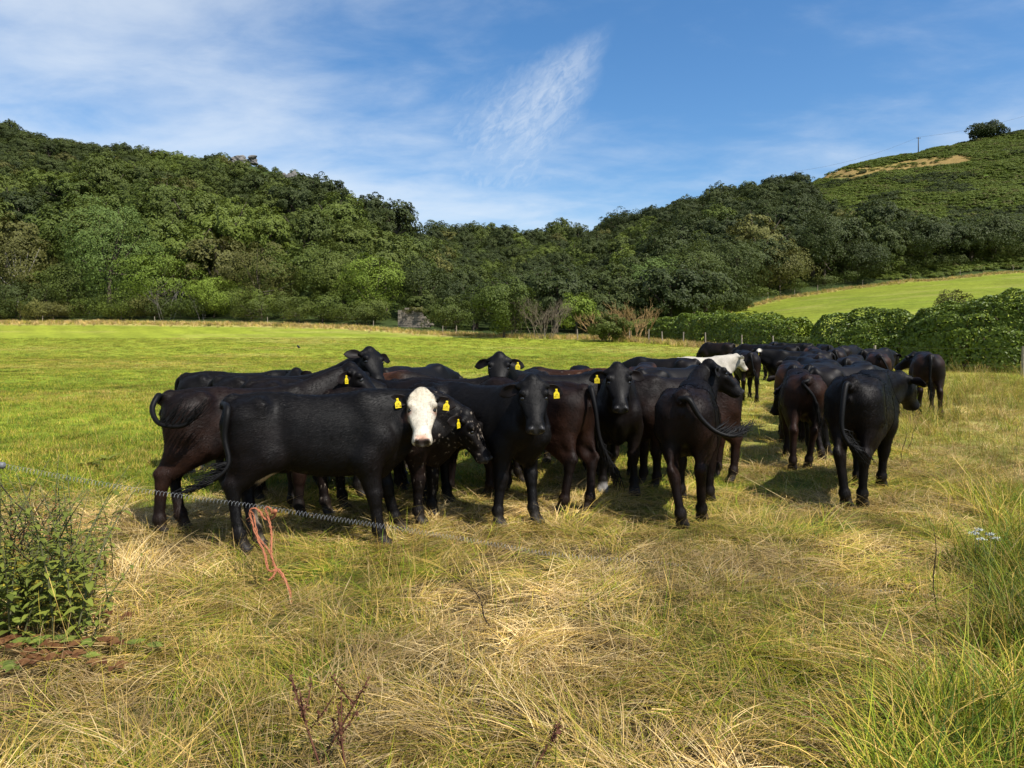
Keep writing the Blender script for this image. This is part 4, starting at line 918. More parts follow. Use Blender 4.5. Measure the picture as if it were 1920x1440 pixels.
# ------------------------------------------------------------------ hedges
def hedge(name, label, line, mat, seed, leaf, dens, under_mat=None):
    """line: (x, y, height, half width) along the hedge; an uneven shell of single leaves over a mass of inner ones"""
    rng = np.random.RandomState(seed); ln = np.array(line, float); seg = np.linalg.norm(np.diff(ln[:, :2], axis=0), axis=1); cs = np.r_[0, np.cumsum(seg)]
    n = int(cs[-1]*(ln[:, 2].mean()*2+ln[:, 3].mean()*2)*dens); s = rng.uniform(0, cs[-1], n)
    get = lambda k: np.interp(s, cs, ln[:, k]); x, y, h, w = (get(k) for k in range(4)); eps = .3
    tx = np.interp(np.minimum(s+eps, cs[-1]), cs, ln[:, 0])-np.interp(np.maximum(s-eps, 0), cs, ln[:, 0]); ty = np.interp(np.minimum(s+eps, cs[-1]), cs, ln[:, 1])-np.interp(np.maximum(s-eps, 0), cs, ln[:, 1])
    tl = np.hypot(tx, ty); tx, ty = tx/tl, ty/tl; nx, ny = ty, -tx
    ph = np.where(rng.rand(n) < .25, rng.choice([.02, math.pi-.02], n)+0*rng.rand(n), rng.uniform(0, math.pi, n)); low_ = (ph < .03) | (ph > math.pi-.03); cx, cz = np.cos(ph), np.sin(ph); sx = np.sign(cx)*np.abs(cx)**.55; sz = cz**.55
    lump = fbm(s*.40+seed, ph*1.6, seed=seed, oct=3); lump2 = fbm(s*1.5, ph*4, seed=seed+3, oct=2)
    taper = sstep(np.minimum(s, cs[-1]-s), -.6, .9)*.35+.65
    rad = (.74+.50*lump+.16*(lump2-.5))*taper*np.where(rng.rand(n) < .72, 1, rng.uniform(.6, 1, n))
    P = np.stack([x+nx*sx*w*rad, y+ny*sx*w*rad, ground(x, y)+np.maximum(np.where(low_, rng.uniform(0, .55, n), sz)*h*rad, .02)], 1); Nn = np.stack([nx*cx, ny*cx, cz*.9+.25], 1)
    V, Q, v = leaf_quads(P, Nn, leaf, rng, .75, .55); v = np.clip(v*.7+np.repeat(lump2, 4)*.6-.1, 0, 1)
    o = add_obj(name, None, None, (0, 0, 0), label, 'hedge'); add_obj('foliage', mesh_from('foliage', V, Q, mat, False, {'v': ('FLOAT', v)}), o)
    g = Geo()
    for q in range(int(cs[-1]/.9)):
        sq = q*.9+.4; bx, by = np.interp(sq, cs, ln[:, 0]), np.interp(sq, cs, ln[:, 1]); hh = np.interp(sq, cs, ln[:, 2]); b = Vector((bx, by, gz(bx, by)))
        for j in range(3): g.tube([b, b+Vector((rng.uniform(-.3, .3), rng.uniform(-.3, .3), hh*.4)), b+Vector((rng.uniform(-.8, .8), rng.uniform(-.6, .6), hh*.85))], [.05, .035, .012], 4, False)
    add_obj('stems', g.mesh('stems', M_BARK), o); return o
def build_hedges():
    P = lambda px, d: ((px-960)/F*d, d)
    hedge('hedge', 'tall glossy green hedge behind the herd, running off the right of the photo', [(*P(1540, 38), 1.9, 1.1), (*P(1580, 36.5), 2.35, 1.3), (*P(1640, 35.5), 2.5, 1.4), (*P(1700, 34.5), 2.55, 1.4), (*P(1735, 34), 2.6, 1.4)], M_IVY, 51, .078, 380)
    hedge('ivy_clad_hedge', 'highest glossy leafed part of the hedge at the right edge of the photo', [(*P(1712, 34.0), 2.6, 1.4), (*P(1775, 32.8), 2.95, 1.5), (*P(1850, 31.5), 3.1, 1.6), (*P(1930, 30.5), 3.2, 1.6), (*P(2080, 29), 3.2, 1.7)], M_IVY, 52, .078, 400)
    hedge('hedge', 'lower trimmed hedge in the middle distance left of the gap', [(*P(1180, 76), 1.7, 1.3), (*P(1230, 73), 2.0, 1.4), (*P(1290, 69), 2.5, 1.6), (*P(1330, 66), 2.8, 1.6), (*P(1400, 60), 2.7, 1.6), (*P(1460, 55), 2.45, 1.6), (*P(1506, 52), 2.35, 1.5)], M_IVY, 53, .11, 120)
    hedge('low_bushes', 'low yellowish bushes filling the gap between the two hedges', [(*P(1470, 50), 1.2, .9), (*P(1512, 46), 1.3, 1.0), (*P(1545, 41), 1.3, .9)], M_BRIGHT, 54, .09, 150)
    M_BR = simple_mat('bare_hedge_stem', (.22, .19, .15), .85, .2, .2, 8)
    X, Y, Z = at(1790, 33); e = add_obj('bare_shrub', None, None, (X, Y, Z), 'dry twiggy shrub poking out of the top of the hedge', 'shrub'); add_obj('branches', bare_mesh('branches', 9, 2.9, 2.0, M_BR, 7, 4, .02), e)
    cm, c = crown_mesh('leaves', 61, 1.0, 1.0, .7, 16, 1300, .055, M_BROWNISH, 3.1); add_obj('leaves', cm, e)
build_hedges()
# ------------------------------------------------------------------ grass
def grass_material():
    m, nt, out = new_mat('grass_blades')
    ti = N(nt, 'ShaderNodeAttribute', attribute_name='tint', attribute_type='INSTANCER'); at_ = N(nt, 'ShaderNodeAttribute', attribute_name='v'); oi = N(nt, 'ShaderNodeObjectInfo'); hh = N(nt, 'ShaderNodeAttribute', attribute_name='h')
    f = math_n(nt, 'ADD', ti.outputs['Fac'], math_n(nt, 'MULTIPLY', math_n(nt, 'SUBTRACT', at_.outputs['Fac'], .5), .75))
    f = math_n(nt, 'ADD', f, math_n(nt, 'MULTIPLY', math_n(nt, 'SUBTRACT', oi.outputs['Random'], .5), .3))
    f = math_n(nt, 'ADD', f, math_n(nt, 'MULTIPLY', math_n(nt, 'SUBTRACT', hh.outputs['Fac'], .5), .12), clamp=True)
    cr = N(nt, 'ShaderNodeValToRGB'); el = cr.color_ramp.elements; el[0].position = 0.0; el[0].color = (.050, .095, .012, 1); el[1].position = 1.0; el[1].color = (.74, .56, .27, 1)
    for p, c in ((.25, (.158, .232, .014)), (.43, (.30, .300, .020)), (.60, (.43, .295, .056)), (.80, (.61, .405, .125))): e = el.new(p); e.color = (*c, 1)
    L(nt, f, cr.inputs[0])
    b = N(nt, 'ShaderNodeBsdfPrincipled'); dm = N(nt, 'ShaderNodeMixRGB'); L(nt, math_n(nt, 'MULTIPLY', smooth_n(nt, oi.outputs['Random'], .40, .95), math_n(nt, 'MULTIPLY', smooth_n(nt, ti.outputs['Fac'], .35, .6), .75)), dm.inputs[0]); L(nt, cr.outputs[0], dm.inputs[1]); dm.inputs[2].default_value = (.22, .140, .062, 1)
    vr = N(nt, 'ShaderNodeVectorMath', operation='SCALE'); rr = N(nt, 'ShaderNodeMapRange'); L(nt, math_n(nt, 'FRACT', math_n(nt, 'MULTIPLY', oi.outputs['Random'], 7.31)), rr.inputs[0]); rr.inputs[3].default_value = .65; rr.inputs[4].default_value = 1.20; L(nt, dm.outputs[0], vr.inputs[0]); la = N(nt, 'ShaderNodeAttribute', attribute_name='lum', attribute_type='INSTANCER'); L(nt, math_n(nt, 'MULTIPLY', rr.outputs[0], la.outputs['Fac']), vr.inputs['Scale'])
    cr = vr; L(nt, cr.outputs[0], b.inputs['Base Color']); b.inputs['Roughness'].default_value = .55; b.inputs['Specular IOR Level'].default_value = .15
    t = N(nt, 'ShaderNodeBsdfTranslucent'); L(nt, cr.outputs[0], t.inputs[0]); ms = N(nt, 'ShaderNodeMixShader'); ms.inputs[0].default_value = .18
    L(nt, b.outputs[0], ms.inputs[1]); L(nt, t.outputs[0], ms.inputs[2]); L(nt, ms.outputs[0], out.inputs[0]); return m
M_GRASS = grass_material()
def tuft(seed, n, rad, lmin, lmax, width, elev, curl, spread, segs=4, heads=0.0):
    """n curved blades; elev = starting angle, curl = how far each bends over, spread = fan of directions about +X"""
    r = np.random.RandomState(seed); V, Q, v, h = [], [], [], []
    for i in range(n):
        a = r.uniform(0, 6.283); rr = rad*math.sqrt(r.uniform()); p = np.array([rr*math.cos(a), rr*math.sin(a), -.01]); d = r.normal(0, spread) if spread < 3 else r.uniform(-math.pi, math.pi)
        el = R(r.uniform(*elev)); cu = R(r.uniform(*curl)); ln = r.uniform(lmin, lmax); w = width*r.uniform(.7, 1.3); side = np.array([-math.sin(d), math.cos(d), 0]); tw = r.uniform(-.7, .7); val = r.uniform(); b = len(V); dturn = r.normal(0, .25)
        hd = r.uniform() < heads
        for k in range(segs+1):
            t = k/segs; ww = w*(1-t**1.6*.92); ee = el-cu*t; dd = d+dturn*t; dirv = np.array([math.cos(dd)*math.cos(ee), math.sin(dd)*math.cos(ee), math.sin(ee)])
            up = np.cross(dirv, side); sv = side*math.cos(tw)+up*math.sin(tw)
            if hd: ww = w*.38 if t < .72 else w*1.25*(1.02-t)/.30+w*.2
            V += [p-sv*ww*.5, p+sv*ww*.5]; v += [val]*2; h += [t]*2
            p = p+dirv*ln/segs; p[2] = max(p[2], .004+.01*r.uniform())
            if k < segs: Q.append((b+2*k, b+2*k+1, b+2*k+3, b+2*k+2))
    return mesh_from('tuft', np.array(V), np.array(Q), M_GRASS, False, {'v': ('FLOAT', v), 'h': ('FLOAT', h)})
def sample(d0, d1, n, rng, tmax=.80):
    d = np.sqrt(rng.uniform(d0*d0, d1*d1, n)); x = rng.uniform(-tmax, tmax, n)*d; return x, d
def lay_grass(name, x, y, yaw, s, idx, coll, tint, label, tilt=.06, zs=None, rng=None):
    z = ground(x, y); n = len(x); rot = np.stack([rng.normal(0, tilt, n), rng.normal(0, tilt, n), yaw], 1); scl = np.stack([s, s, s if zs is None else s*zs], 1)
    return scatter(name, np.stack([x, y, z], 1), rot, scl, idx, coll, 'stuff', label, 'grass', tint, np.clip(.32+1.36*fbm(x*1.5, y*1.5, seed=61, oct=3), .42, 1.5))
def build_grass():
    rng = np.random.RandomState(17)
    flow = lambda x, y: 6.283*2.2*fbm(x*.75+3, y*.75, seed=41, oct=2)
    # 1 the flattened mat of long dry grass underfoot
    mats = [tuft(500+i, 38, .13, .15, .40, .0036, (2, 36), (10, 80), .55, 5) for i in range(8)]+[tuft(520+i, 30, .12, .12, .32, .0036, (4, 46), (20, 90), 9, 4) for i in range(4)]
    mats += [tuft(540+i, 7, .22, .30, .65, .0036, (2, 16), (0, 22), 9, 5, .25) for i in range(3)]
    kc = kit('mat_kit', mats)
    xs, ys = [], []
    for d0, d1, dens in ((2.2, 4.2, 125), (4.2, 7.0, 105), (7.0, 9.6, 80), (9.6, 22, 16), (22, 34, 4)):
        n = int(.80*(d1*d1-d0*d0)*dens); x, y = sample(d0, d1, n, rng); xs.append(x); ys.append(y)
    x = np.concatenate(xs); y = np.concatenate(ys); m = straw_mask(x, y); px = 960+F*x/y
    lush = np.exp(-(((px-1820)/300)**2+((y-3.3)/.9)**2)); keep = rng.rand(len(x)) < np.clip(m*1.5+.10*(y < 7)+lush+.25*(y < 4.5), 0, 1)*(1-.0*lush); x, y, m, px, lush = (a[keep] for a in (x, y, m, px, lush)); n = len(x)
    nz = fbm(x*1.1, y*1.1, seed=44, oct=3); n4 = fbm(x*3.0, y*3.0, seed=48, oct=2); tint = np.clip(.44+.40*m+(nz-.5)*.95+(n4-.5)*.4, 0.05, .95); tint = tint*(1-lush*.65)+.42*lush
    yaw = flow(x, y)+rng.normal(0, .5, n)+np.where(rng.rand(n) < .3, rng.uniform(0, 6.28, n), 0); yaw = np.where(lush > .4, R(200)+rng.normal(0, .35, n), yaw)
    idx = np.where(rng.rand(n) < .75, rng.randint(0, 8, n), 8+rng.randint(0, 4, n)); idx = np.where(rng.rand(n) < .10, 12+rng.randint(0, 3, n), idx); s = rng.uniform(.75, 1.2, n)*(1+.35*lush)*np.where(y > 9, 1.15, 1)
    hum = fbm(x*.8, y*.8, seed=46, oct=2); lay_grass('dry_grass', x, y, yaw, s, idx, kc, tint, 'matted straw-coloured grass trampled flat around the herd', .18, .15+.95*hum, rng)
    # 2 short green sward
    sw = [tuft(600+i, 40, .13, .035, .105, .0042, (35, 88), (10, 60), 9, 3) for i in range(6)]; kc2 = kit('sward_kit', sw); xs, ys = [], []
    for d0, d1, dens in ((2.3, 6, 60), (6, 12, 62), (12, 24, 40), (24, 48, 14), (48, 75, 5)):
        n = int(.80*(d1*d1-d0*d0)*dens); x, y = sample(d0, d1, n, rng); xs.append(x); ys.append(y)
    x = np.concatenate(xs); y = np.concatenate(ys); m = straw_mask(x, y); px, d, _ = polar(x, y); keep = (rng.rand(len(x)) < np.clip(1.1-m*1.05, .14, 1)) & (d < field_end(px)-1); x, y, m = x[keep], y[keep], m[keep]; n = len(x)
    nz = fbm(x*.5, y*.5, seed=47, oct=3); big = fbm(x*.10+7, y*.2, seed=15, oct=4); tint = np.clip(.31+.32*m+(nz-.5)*.26+.14*sstep(big, .58, .72), .05, .85)
    s = rng.uniform(.8, 1.3, n)*np.interp(y, [6, 15, 30, 75], [1, 1.1, 1.7, 2.8]); lay_grass('green_grass', x, y, rng.uniform(0, 6.28, n), s, rng.randint(0, 6, n), kc2, tint, 'short green grass of the grazed field', .1, np.interp(y, [6, 15, 30, 75], [1, .9, .55, .4]), rng)
    # 3 standing stalks and seed heads
    st = [tuft(700+i, 7, .10, .30, .62, .0034, (60, 88), (5, 40), 9, 5, .6) for i in range(6)]; kc3 = kit('stalk_kit', st)
    x, y = sample(2.4, 5.5, 280, rng); x2, y2 = sample(5.5, 24, 2600, rng); px2 = 960+F*x2/y2; k = ((px2 > 1690) & (px2 < 1990) & (y2 > 6)) | (rng.rand(len(x2)) < .05); x = np.r_[x, x2[k]]; y = np.r_[y, y2[k]]
    x3, y3 = sample(24, 32, 1500, rng); px3 = 960+F*x3/y3; k = (px3 > 1760) & (px3 < 2000); x = np.r_[x, x3[k]]; y = np.r_[y, y3[k]]; n = len(x)
    px = 960+F*x/y; sc = np.where(y < 5.5, rng.uniform(.45, .95, n), rng.uniform(.8, 1.4, n)); tint = np.clip(rng.normal(.62, .15, n), .2, 1)
    lay_grass('seeding_grass', x, y, rng.uniform(0, 6.28, n), sc, rng.randint(0, 6, n), kc3, tint, 'thin standing grass stalks with dry seed heads', .12, None, rng)
    # 4 coarse green clumps at the right-hand side
    gr = [tuft(800+i, 60, .14, .30, .65, .0060, (45, 88), (30, 95), 9, 5) for i in range(4)]; kc4 = kit('clump_kit', gr)
    px = rng.normal(1915, 55, 100); y = rng.uniform(3.4, 7.5, 100); x = (px-960)/F*y; n = len(x); pxa = rng.uniform(1640, 1960, 60); ya = rng.uniform(2.4, 3.3, 60); x = np.r_[x, (pxa-960)/F*ya]; y = np.r_[y, ya]
    pxb = rng.uniform(1690, 1960, 170); yb = rng.uniform(12, 27, 170); x = np.r_[x, (pxb-960)/F*yb]; y = np.r_[y, yb]; n = len(x)
    lay_grass('coarse_grass', x, y, rng.uniform(0, 6.28, n), rng.uniform(.5, .95, n), rng.randint(0, 4, n), kc4, np.clip(rng.normal(.32, .09, n)+.10*(y > 10), .05, .6), 'coarse long green grass clumps by the right edge', .1, None, rng)
    # 5 pale grass left standing along the far edges of the field
    fr = [tuft(900+i, 26, .35, .35, .85, .030, (55, 88), (5, 50), 9, 3) for i in range(4)]; kc5 = kit('edge_kit', fr)
    px = rng.uniform(-60, 1300, 3000); d = field_end(px)-np.abs(rng.normal(0, 1.9, 3000)); px2 = rng.uniform(1150, 1480, 1300); d2 = np.interp(px2, [1180, 1230, 1290, 1330, 1400, 1460, 1506], [74, 71, 67, 64, 58, 53, 50])-2.2-np.abs(rng.normal(0, 1.5, 1300))
    px3 = rng.uniform(1290, 1950, 1600); d3 = np.interp(px3, [1230, 1330, 1400, 1500, 1600, 1720, 1920, 2400], [74, 106, 117, 129, 134, 139, 141, 144])-np.abs(rng.normal(0, 1.6, 1600)); px = np.r_[px, px2, px3]; d = np.r_[d, d2, d3]; x = (px-960)/F*d; n = len(x)
    lay_grass('edge_grass', x, d, rng.uniform(0, 6.28, n), rng.uniform(.35, .80, n), rng.randint(0, 4, n), kc5, np.clip(rng.normal(.70, .22, n), .3, 1), 'pale uncut grass along the far field edges', .1, None, rng)
build_grass()
# ------------------------------------------------------------------ the herd
def build_herd():
    A, Bq = 'cattle crowded together facing left and right in front', 'cattle walking away along the hedge'
    def C(label, px, d, head, rel=None, **k):
        if rel is not None: head = 90-math.degrees(math.atan((px-960)/F))+rel      # heading against the line of sight, 0 = walking straight away
        if d < 10.2: k['fur'] = int(85000*min(1, 6.0/d)**1.5)
        return build_cow(label, px, d, head, **k)
    def XY(x, y): return 960+F*x/y, y
    # --- the near bunch
    C('black heifer with a white face and two yellow ear tags, side on in front', *XY(-1.63, 6.1), 6, yaw=-88, pitch=50, poll=(.86, -.06, 1.225), face='white', brown=.08, tags=(('L', 0), ('R', 0)), h=.0115, seed=1, pale_belly=True, deep=.045, ears=(.1, .1), sweep=(-.1, .28), group=A,
      world_feet={'HR': (455, 1036), 'HL': (490, 1032), 'FR': (716, 1024), 'FL': (750, 994)}, world_tail=[(427, 768, 5.80), (421, 820, 5.76), (429, 868, 5.72), (405, 897, 5.66), (368, 912, 5.62)], switch=(-.9, -.2, -.3))
    C('brown-black cow with its tail curled up over its rump, leftmost of the near bunch', *XY(-2.44, 6.78), 28, yaw=-38, pitch=44, poll=(.94, -.03, 1.40), brown=.62, tags=(('R', 0),), h=.0125, seed=2, group=A, ears=(0, .1),
      world_feet={'HR': (300, 1004), 'HL': (345, 994)}, world_tail=[(297, 742, 6.32), (285, 768, 6.2), (300, 795, 6.1), (340, 799, 6.08), (368, 782, 6.1)], switch=(.35, 0, .9))
    C('black cow with raised head turned to the camera, behind the cow with the curled tail', *XY(-2.62, 8.3), 5, yaw=-62, pitch=46, roll=-8, poll=(.95, -.02, 1.50), brown=.12, h=.015, seed=3, group=A, ears=(-.1, -.25), size=1.02)
    C('black cow showing only its back over the others, farthest left of the herd', *XY(-3.42, 9.15), 2, yaw=-130, pitch=50, poll=(.72, -.25, 1.24), brown=.1, h=.017, seed=4, group=A, ears=(-.5, -.5))
    C('rusty brown backed cow behind the white-faced heifer', *XY(-1.75, 8.95), -2, yaw=5, pitch=60, poll=(.88, 0, 1.10), brown=.6, rust=.8, h=.016, seed=5, group=A)
    C('black cow with its head flecked with pale dried mud, next to the white face', *XY(-1.16, 6.80), -20, size=.96, yaw=0, pitch=60, poll=(.83, 0, 1.02), brown=.3, tags=(('R', 0),), h=.0100, seed=7, flecks=1.0, group=A, ears=(-.3, -.3))
    C('distant black back rising behind the rusty brown cow', *XY(-1.35, 10.4), 0, rel=-40, poll=(.9, 0, 1.05), pitch=60, brown=.1, h=.018, seed=8, group=A)
    C('large black cow facing the camera with forelegs apart, at the centre of the bunch', *XY(-.27, 6.97), -38, yaw=-45, pitch=57, poll=(.80, -.30, 1.31), brown=.08, tags=(('L', 0),), h=.0115, seed=9, group=A, ears=(.12, .12), world_feet={'FR': (932, 990), 'FL': (1003, 984)})
    C('black cow looking over the back of the large centre cow, tag in one ear', *XY(.14, 9.1), -108, yaw=16, pitch=50, poll=(.92, 0, 1.44), brown=.08, tags=(('L', 0),), h=.015, seed=10, group=A, ears=(.05, .05))
    C('reddish brown hindquarters with a long hanging tail, right of the large centre cow', *XY(.16, 7.58), 141, yaw=10, pitch=65, poll=(.80, .10, .92), brown=1.25, h=.0125, seed=11, group=A,
      world_feet={'HL': (1053, 964), 'HR': (1103, 960)}, world_tail=[(1108, 728, 7.02), (1117, 770, 6.95), (1124, 820, 6.92), (1140, 858, 6.9), (1160, 886, 6.9)], switch=(.3, 0, -.8))
    C('black cow with a brown flecked back lying behind the reddish hindquarters', *XY(.75, 9.75), 0, rel=85, yaw=0, pitch=60, poll=(.85, 0, 1.0), brown=.5, rust=.5, h=.017, seed=12, group=A, flecks=.25)
    C('black cow facing the camera with one pale hoof, right of the hanging tail', *XY(1.22, 8.25), -99, yaw=9, pitch=56, poll=(.97, .0, 1.36), brown=.35, tags=(('R', 0),), h=.0125, seed=13, group=A, ears=(.05, .12), sock=True, feet={'FR': (.0, -.02), 'FL': (.05, .03)})
    C('dark brown cow with lowered head, mostly hidden behind the cow with the swinging tail', *XY(1.96, 8.42), -160, yaw=8, pitch=66, poll=(.80, .02, .96), brown=.85, tags=(('L', 0),), h=.014, seed=14, group=A)
    C('rusty hipped cow seen from behind, over the cow with the pale hoof', *XY(2.10, 11.4), 0, rel=-5, poll=(.9, 0, 1.0), pitch=60, brown=.7, rust=1.0, rust_at='hips', h=.018, seed=15, group=A)
    C('black cow seen from behind with tail swinging out and head turned right', *XY(1.78, 7.16), 70, yaw=-66, pitch=40, poll=(.80, -.12, 1.42), brown=.38, h=.0115, seed=16, group=A, world_feet={'HL': (1280, 992), 'HR': (1316, 978)},
      world_tail=[(1292, 750, 6.37), (1312, 782, 6.34), (1340, 808, 6.32), (1372, 818, 6.3), (1396, 810, 6.3)], switch=(.9, 0, .25))
    C('black cow turned away between the white cow and the raised black head', *XY(2.42, 10.5), 0, rel=-45, yaw=-10, poll=(.9, -.05, 1.16), brown=.1, tags=(('R', 0),), h=.018, seed=17, group=A)
    C('black backed cow standing farthest up the field in the near bunch', *XY(2.95, 14.4), 0, rel=75, poll=(.9, 0, 1.0), pitch=60, brown=.1, h=.02, seed=18, group=A)
    C('white cow among the black ones', *XY(4.45, 16.7), 0, rel=-58, size=.95, yaw=10, pitch=45, poll=(.92, 0, 1.26), body='white', h=.017, seed=19, group=Bq, ears=(-.4, -.4))
    # --- the file moving off along the hedge
    C('distant black cow grazing leftward beyond the white cow', *XY(9.1, 32), 0, rel=70, poll=(.8, 0, .85), pitch=65, brown=.45, h=.03, seed=20, group=Bq)
    C('black cow seen from behind walking just right of the white cow', *XY(5.98, 18.4), 0, rel=8, poll=(.9, .1, 1.2), brown=.25, h=.02, seed=21, group=Bq, feet={'HL': (.10, 0), 'HR': (-.12, .0)}, tail=[(-.74, 0, 1.19), (-.83, -.01, 1.1), (-.86, -.05, .85), (-.85, -.14, .6)])
    C('black-brown cow angled left behind the walking cow near the white one', *XY(9.05, 27), 0, rel=55, poll=(.85, 0, 1.0), brown=.5, h=.027, seed=22, group=Bq)
    C('far black rump in the gap left of the row of far backs', *XY(11.3, 31), 0, rel=0, poll=(.9, 0, 1.0), brown=.3, h=.03, seed=23, group=Bq)
    C('long black back farthest away in front of the hedge', *XY(11.7, 30), 0, rel=80, poll=(.85, 0, 1.1), brown=.1, h=.03, seed=24, group=Bq)
    C('black cow with a white poll facing left in the file', *XY(7.25, 18.2), 0, rel=88, yaw=10, pitch=42, poll=(.95, .05, 1.24), brown=.1, white_poll=True, tags=(('L', 0),), h=.02, seed=25, group=Bq)
    C('brown rump in the middle of the far backs', *XY(9.5, 22.8), 0, rel=0, poll=(.9, 0, 1.0), brown=.8, rust=.8, rust_at='hips', h=.025, seed=26, group=Bq)
    C('small far black back between two brown rumps', *XY(11.8, 27.3), 0, rel=15, poll=(.9, 0, 1.0), brown=.3, h=.03, seed=27, group=Bq)
    C('far dark brown rump with its tail to the right, below the hedge', *XY(9.5, 21), 0, rel=-5, poll=(.9, 0, 1.0), brown=.5, h=.024, seed=28, group=Bq, tail=[(-.74, 0, 1.19), (-.83, -.04, 1.1), (-.84, -.14, .8), (-.83, -.17, .5)])
    C('far black cow with a yellow tag close under the hedge', *XY(11.7, 25), 0, rel=-20, yaw=-50, poll=(.85, -.25, 1.05), brown=.2, tags=(('R', 0),), h=.027, seed=29, group=Bq)
    C('brown cow seen from behind with its tail hanging to the right, near the hedge', *XY(8.75, 17.3), 0, rel=5, poll=(.9, 0, 1.05), brown=.75, rust=.25, rust_at='hips', h=.02, seed=30, group=Bq, tail=[(-.74, 0, 1.19), (-.83, -.06, 1.12), (-.86, -.17, .85), (-.85, -.20, .5)])
    C('dark brown cow seen from behind with head turned left, rightmost of the herd', *XY(8.62, 15.0), 0, rel=6, size=1.04, yaw=80, pitch=40, poll=(.84, .14, 1.20), brown=.55, rust=.3, rust_at='hips', h=.0165, seed=31, group=Bq, feet={'HL': (.05, .03), 'HR': (-.02, -.03)}, fat=1.08)
    C('rusty hipped cow directly behind the brown cow with the swishing tail', *XY(4.62, 11.9), 0, rel=2, poll=(.9, .1, 1.0), brown=.5, rust=.85, rust_at='hips', h=.018, seed=32, group=Bq)
    C('brown cow seen from behind with its tail swished right, left of the black rear view', *XY(3.90, 9.72), 0, rel=6, size=.97, yaw=45, pitch=60, poll=(.80, .14, .98), brown=.85, rust=.15, rust_at='hips', h=.014, seed=33, group=Bq, world_feet={'HL': (1486, 886), 'HR': (1514, 882), 'FR': (1543, 866)},
      world_tail=[(1506, 720, 8.98), (1524, 742, 8.95), (1533, 768, 8.93), (1538, 795, 8.93)], switch=(.1, -.1, -1))
    C('broad black back beside and beyond the black rear view', *XY(4.95, 10.6), 0, rel=-38, poll=(.9, 0, 1.1), brown=.15, h=.016, seed=34, group=Bq)
    C('large black cow seen from behind with head turned right, front of the right-hand file', *XY(3.82, 7.78), 54, size=1.05, fat=.90, yaw=-18, pitch=46, poll=(.95, -.19, 1.18), brown=.12, tags=(('R', 0),), h=.012, seed=35, group=Bq, ears=(-.1, -.15), world_feet={'HL': (1587, 954), 'HR': (1616, 952), 'FR': (1651, 914)},
      world_tail=[(1586, 722, 7.08), (1580, 765, 7.0), (1579, 805, 6.96), (1592, 832, 6.92), (1614, 846, 6.9)], switch=(.5, 0, -.6))
    C('black back in the tight middle of the file, left of the broad back', *XY(5.05, 11.7), 0, rel=-15, poll=(.9, 0, 1.0), brown=.15, h=.018, seed=36, group=Bq)
    C('black back in the tight middle of the file, right of the broad back', *XY(5.55, 11.5), 0, rel=-5, poll=(.9, -.1, 1.1), brown=.15, h=.018, seed=37, group=Bq)
    C('black back between the rusty hipped cow and the far brown rump', *XY(5.75, 13.7), 0, rel=25, poll=(.9, .1, 1.2), brown=.2, h=.02, seed=38, group=Bq)
    # the press of bodies in between
    C('black body and legs packed in behind the white-faced heifer', *XY(-2.05, 7.72), 12, poll=(.85, 0, 1.0), pitch=62, brown=.2, h=.016, seed=41, group=A)
    C('dark legs and belly showing under the large centre cow', *XY(-.62, 8.15), 4, poll=(.85, 0, 1.0), pitch=62, brown=.35, h=.016, seed=42, group=A)
    C('dark body filling the gap behind the cow with the pale hoof', *XY(1.05, 10.0), 100, poll=(.85, 0, 1.0), pitch=62, brown=.3, h=.017, seed=43, group=A)
    C('black legs and belly behind the reddish hindquarters', *XY(.62, 8.75), 20, poll=(.85, 0, 1.0), pitch=62, brown=.2, h=.017, seed=51, group=A)
    C('black body pressed between the speckled head and the large centre cow', *XY(-1.3, 7.95), 150, poll=(.85, 0, .95), pitch=62, brown=.25, h=.017, seed=52, group=A)
    C('black rump in the file above the broad back', *XY(6.9, 14.6), 0, rel=-8, poll=(.9, 0, 1.05), brown=.3, h=.02, seed=44, group=Bq)
    C('dark rump wedged between the tight middle of the file and the far brown rump', *XY(6.6, 15.9), 0, rel=12, poll=(.9, 0, 1.05), brown=.35, h=.022, seed=45, group=Bq)
    C('far black back left of the far rumps, under the hedge gap', *XY(9.4, 25.5), 0, rel=60, poll=(.9, 0, 1.1), brown=.2, h=.027, seed=46, group=Bq)
    C('far dark back behind the brown cow near the hedge', *XY(10.9, 21.5), 0, rel=-30, poll=(.9, 0, 1.1), brown=.25, h=.025, seed=47, group=Bq)
    C('black rump right of the small far back', *XY(8.3, 19.6), 0, rel=5, poll=(.9, 0, 1.0), brown=.4, h=.023, seed=48, group=Bq)
build_herd()
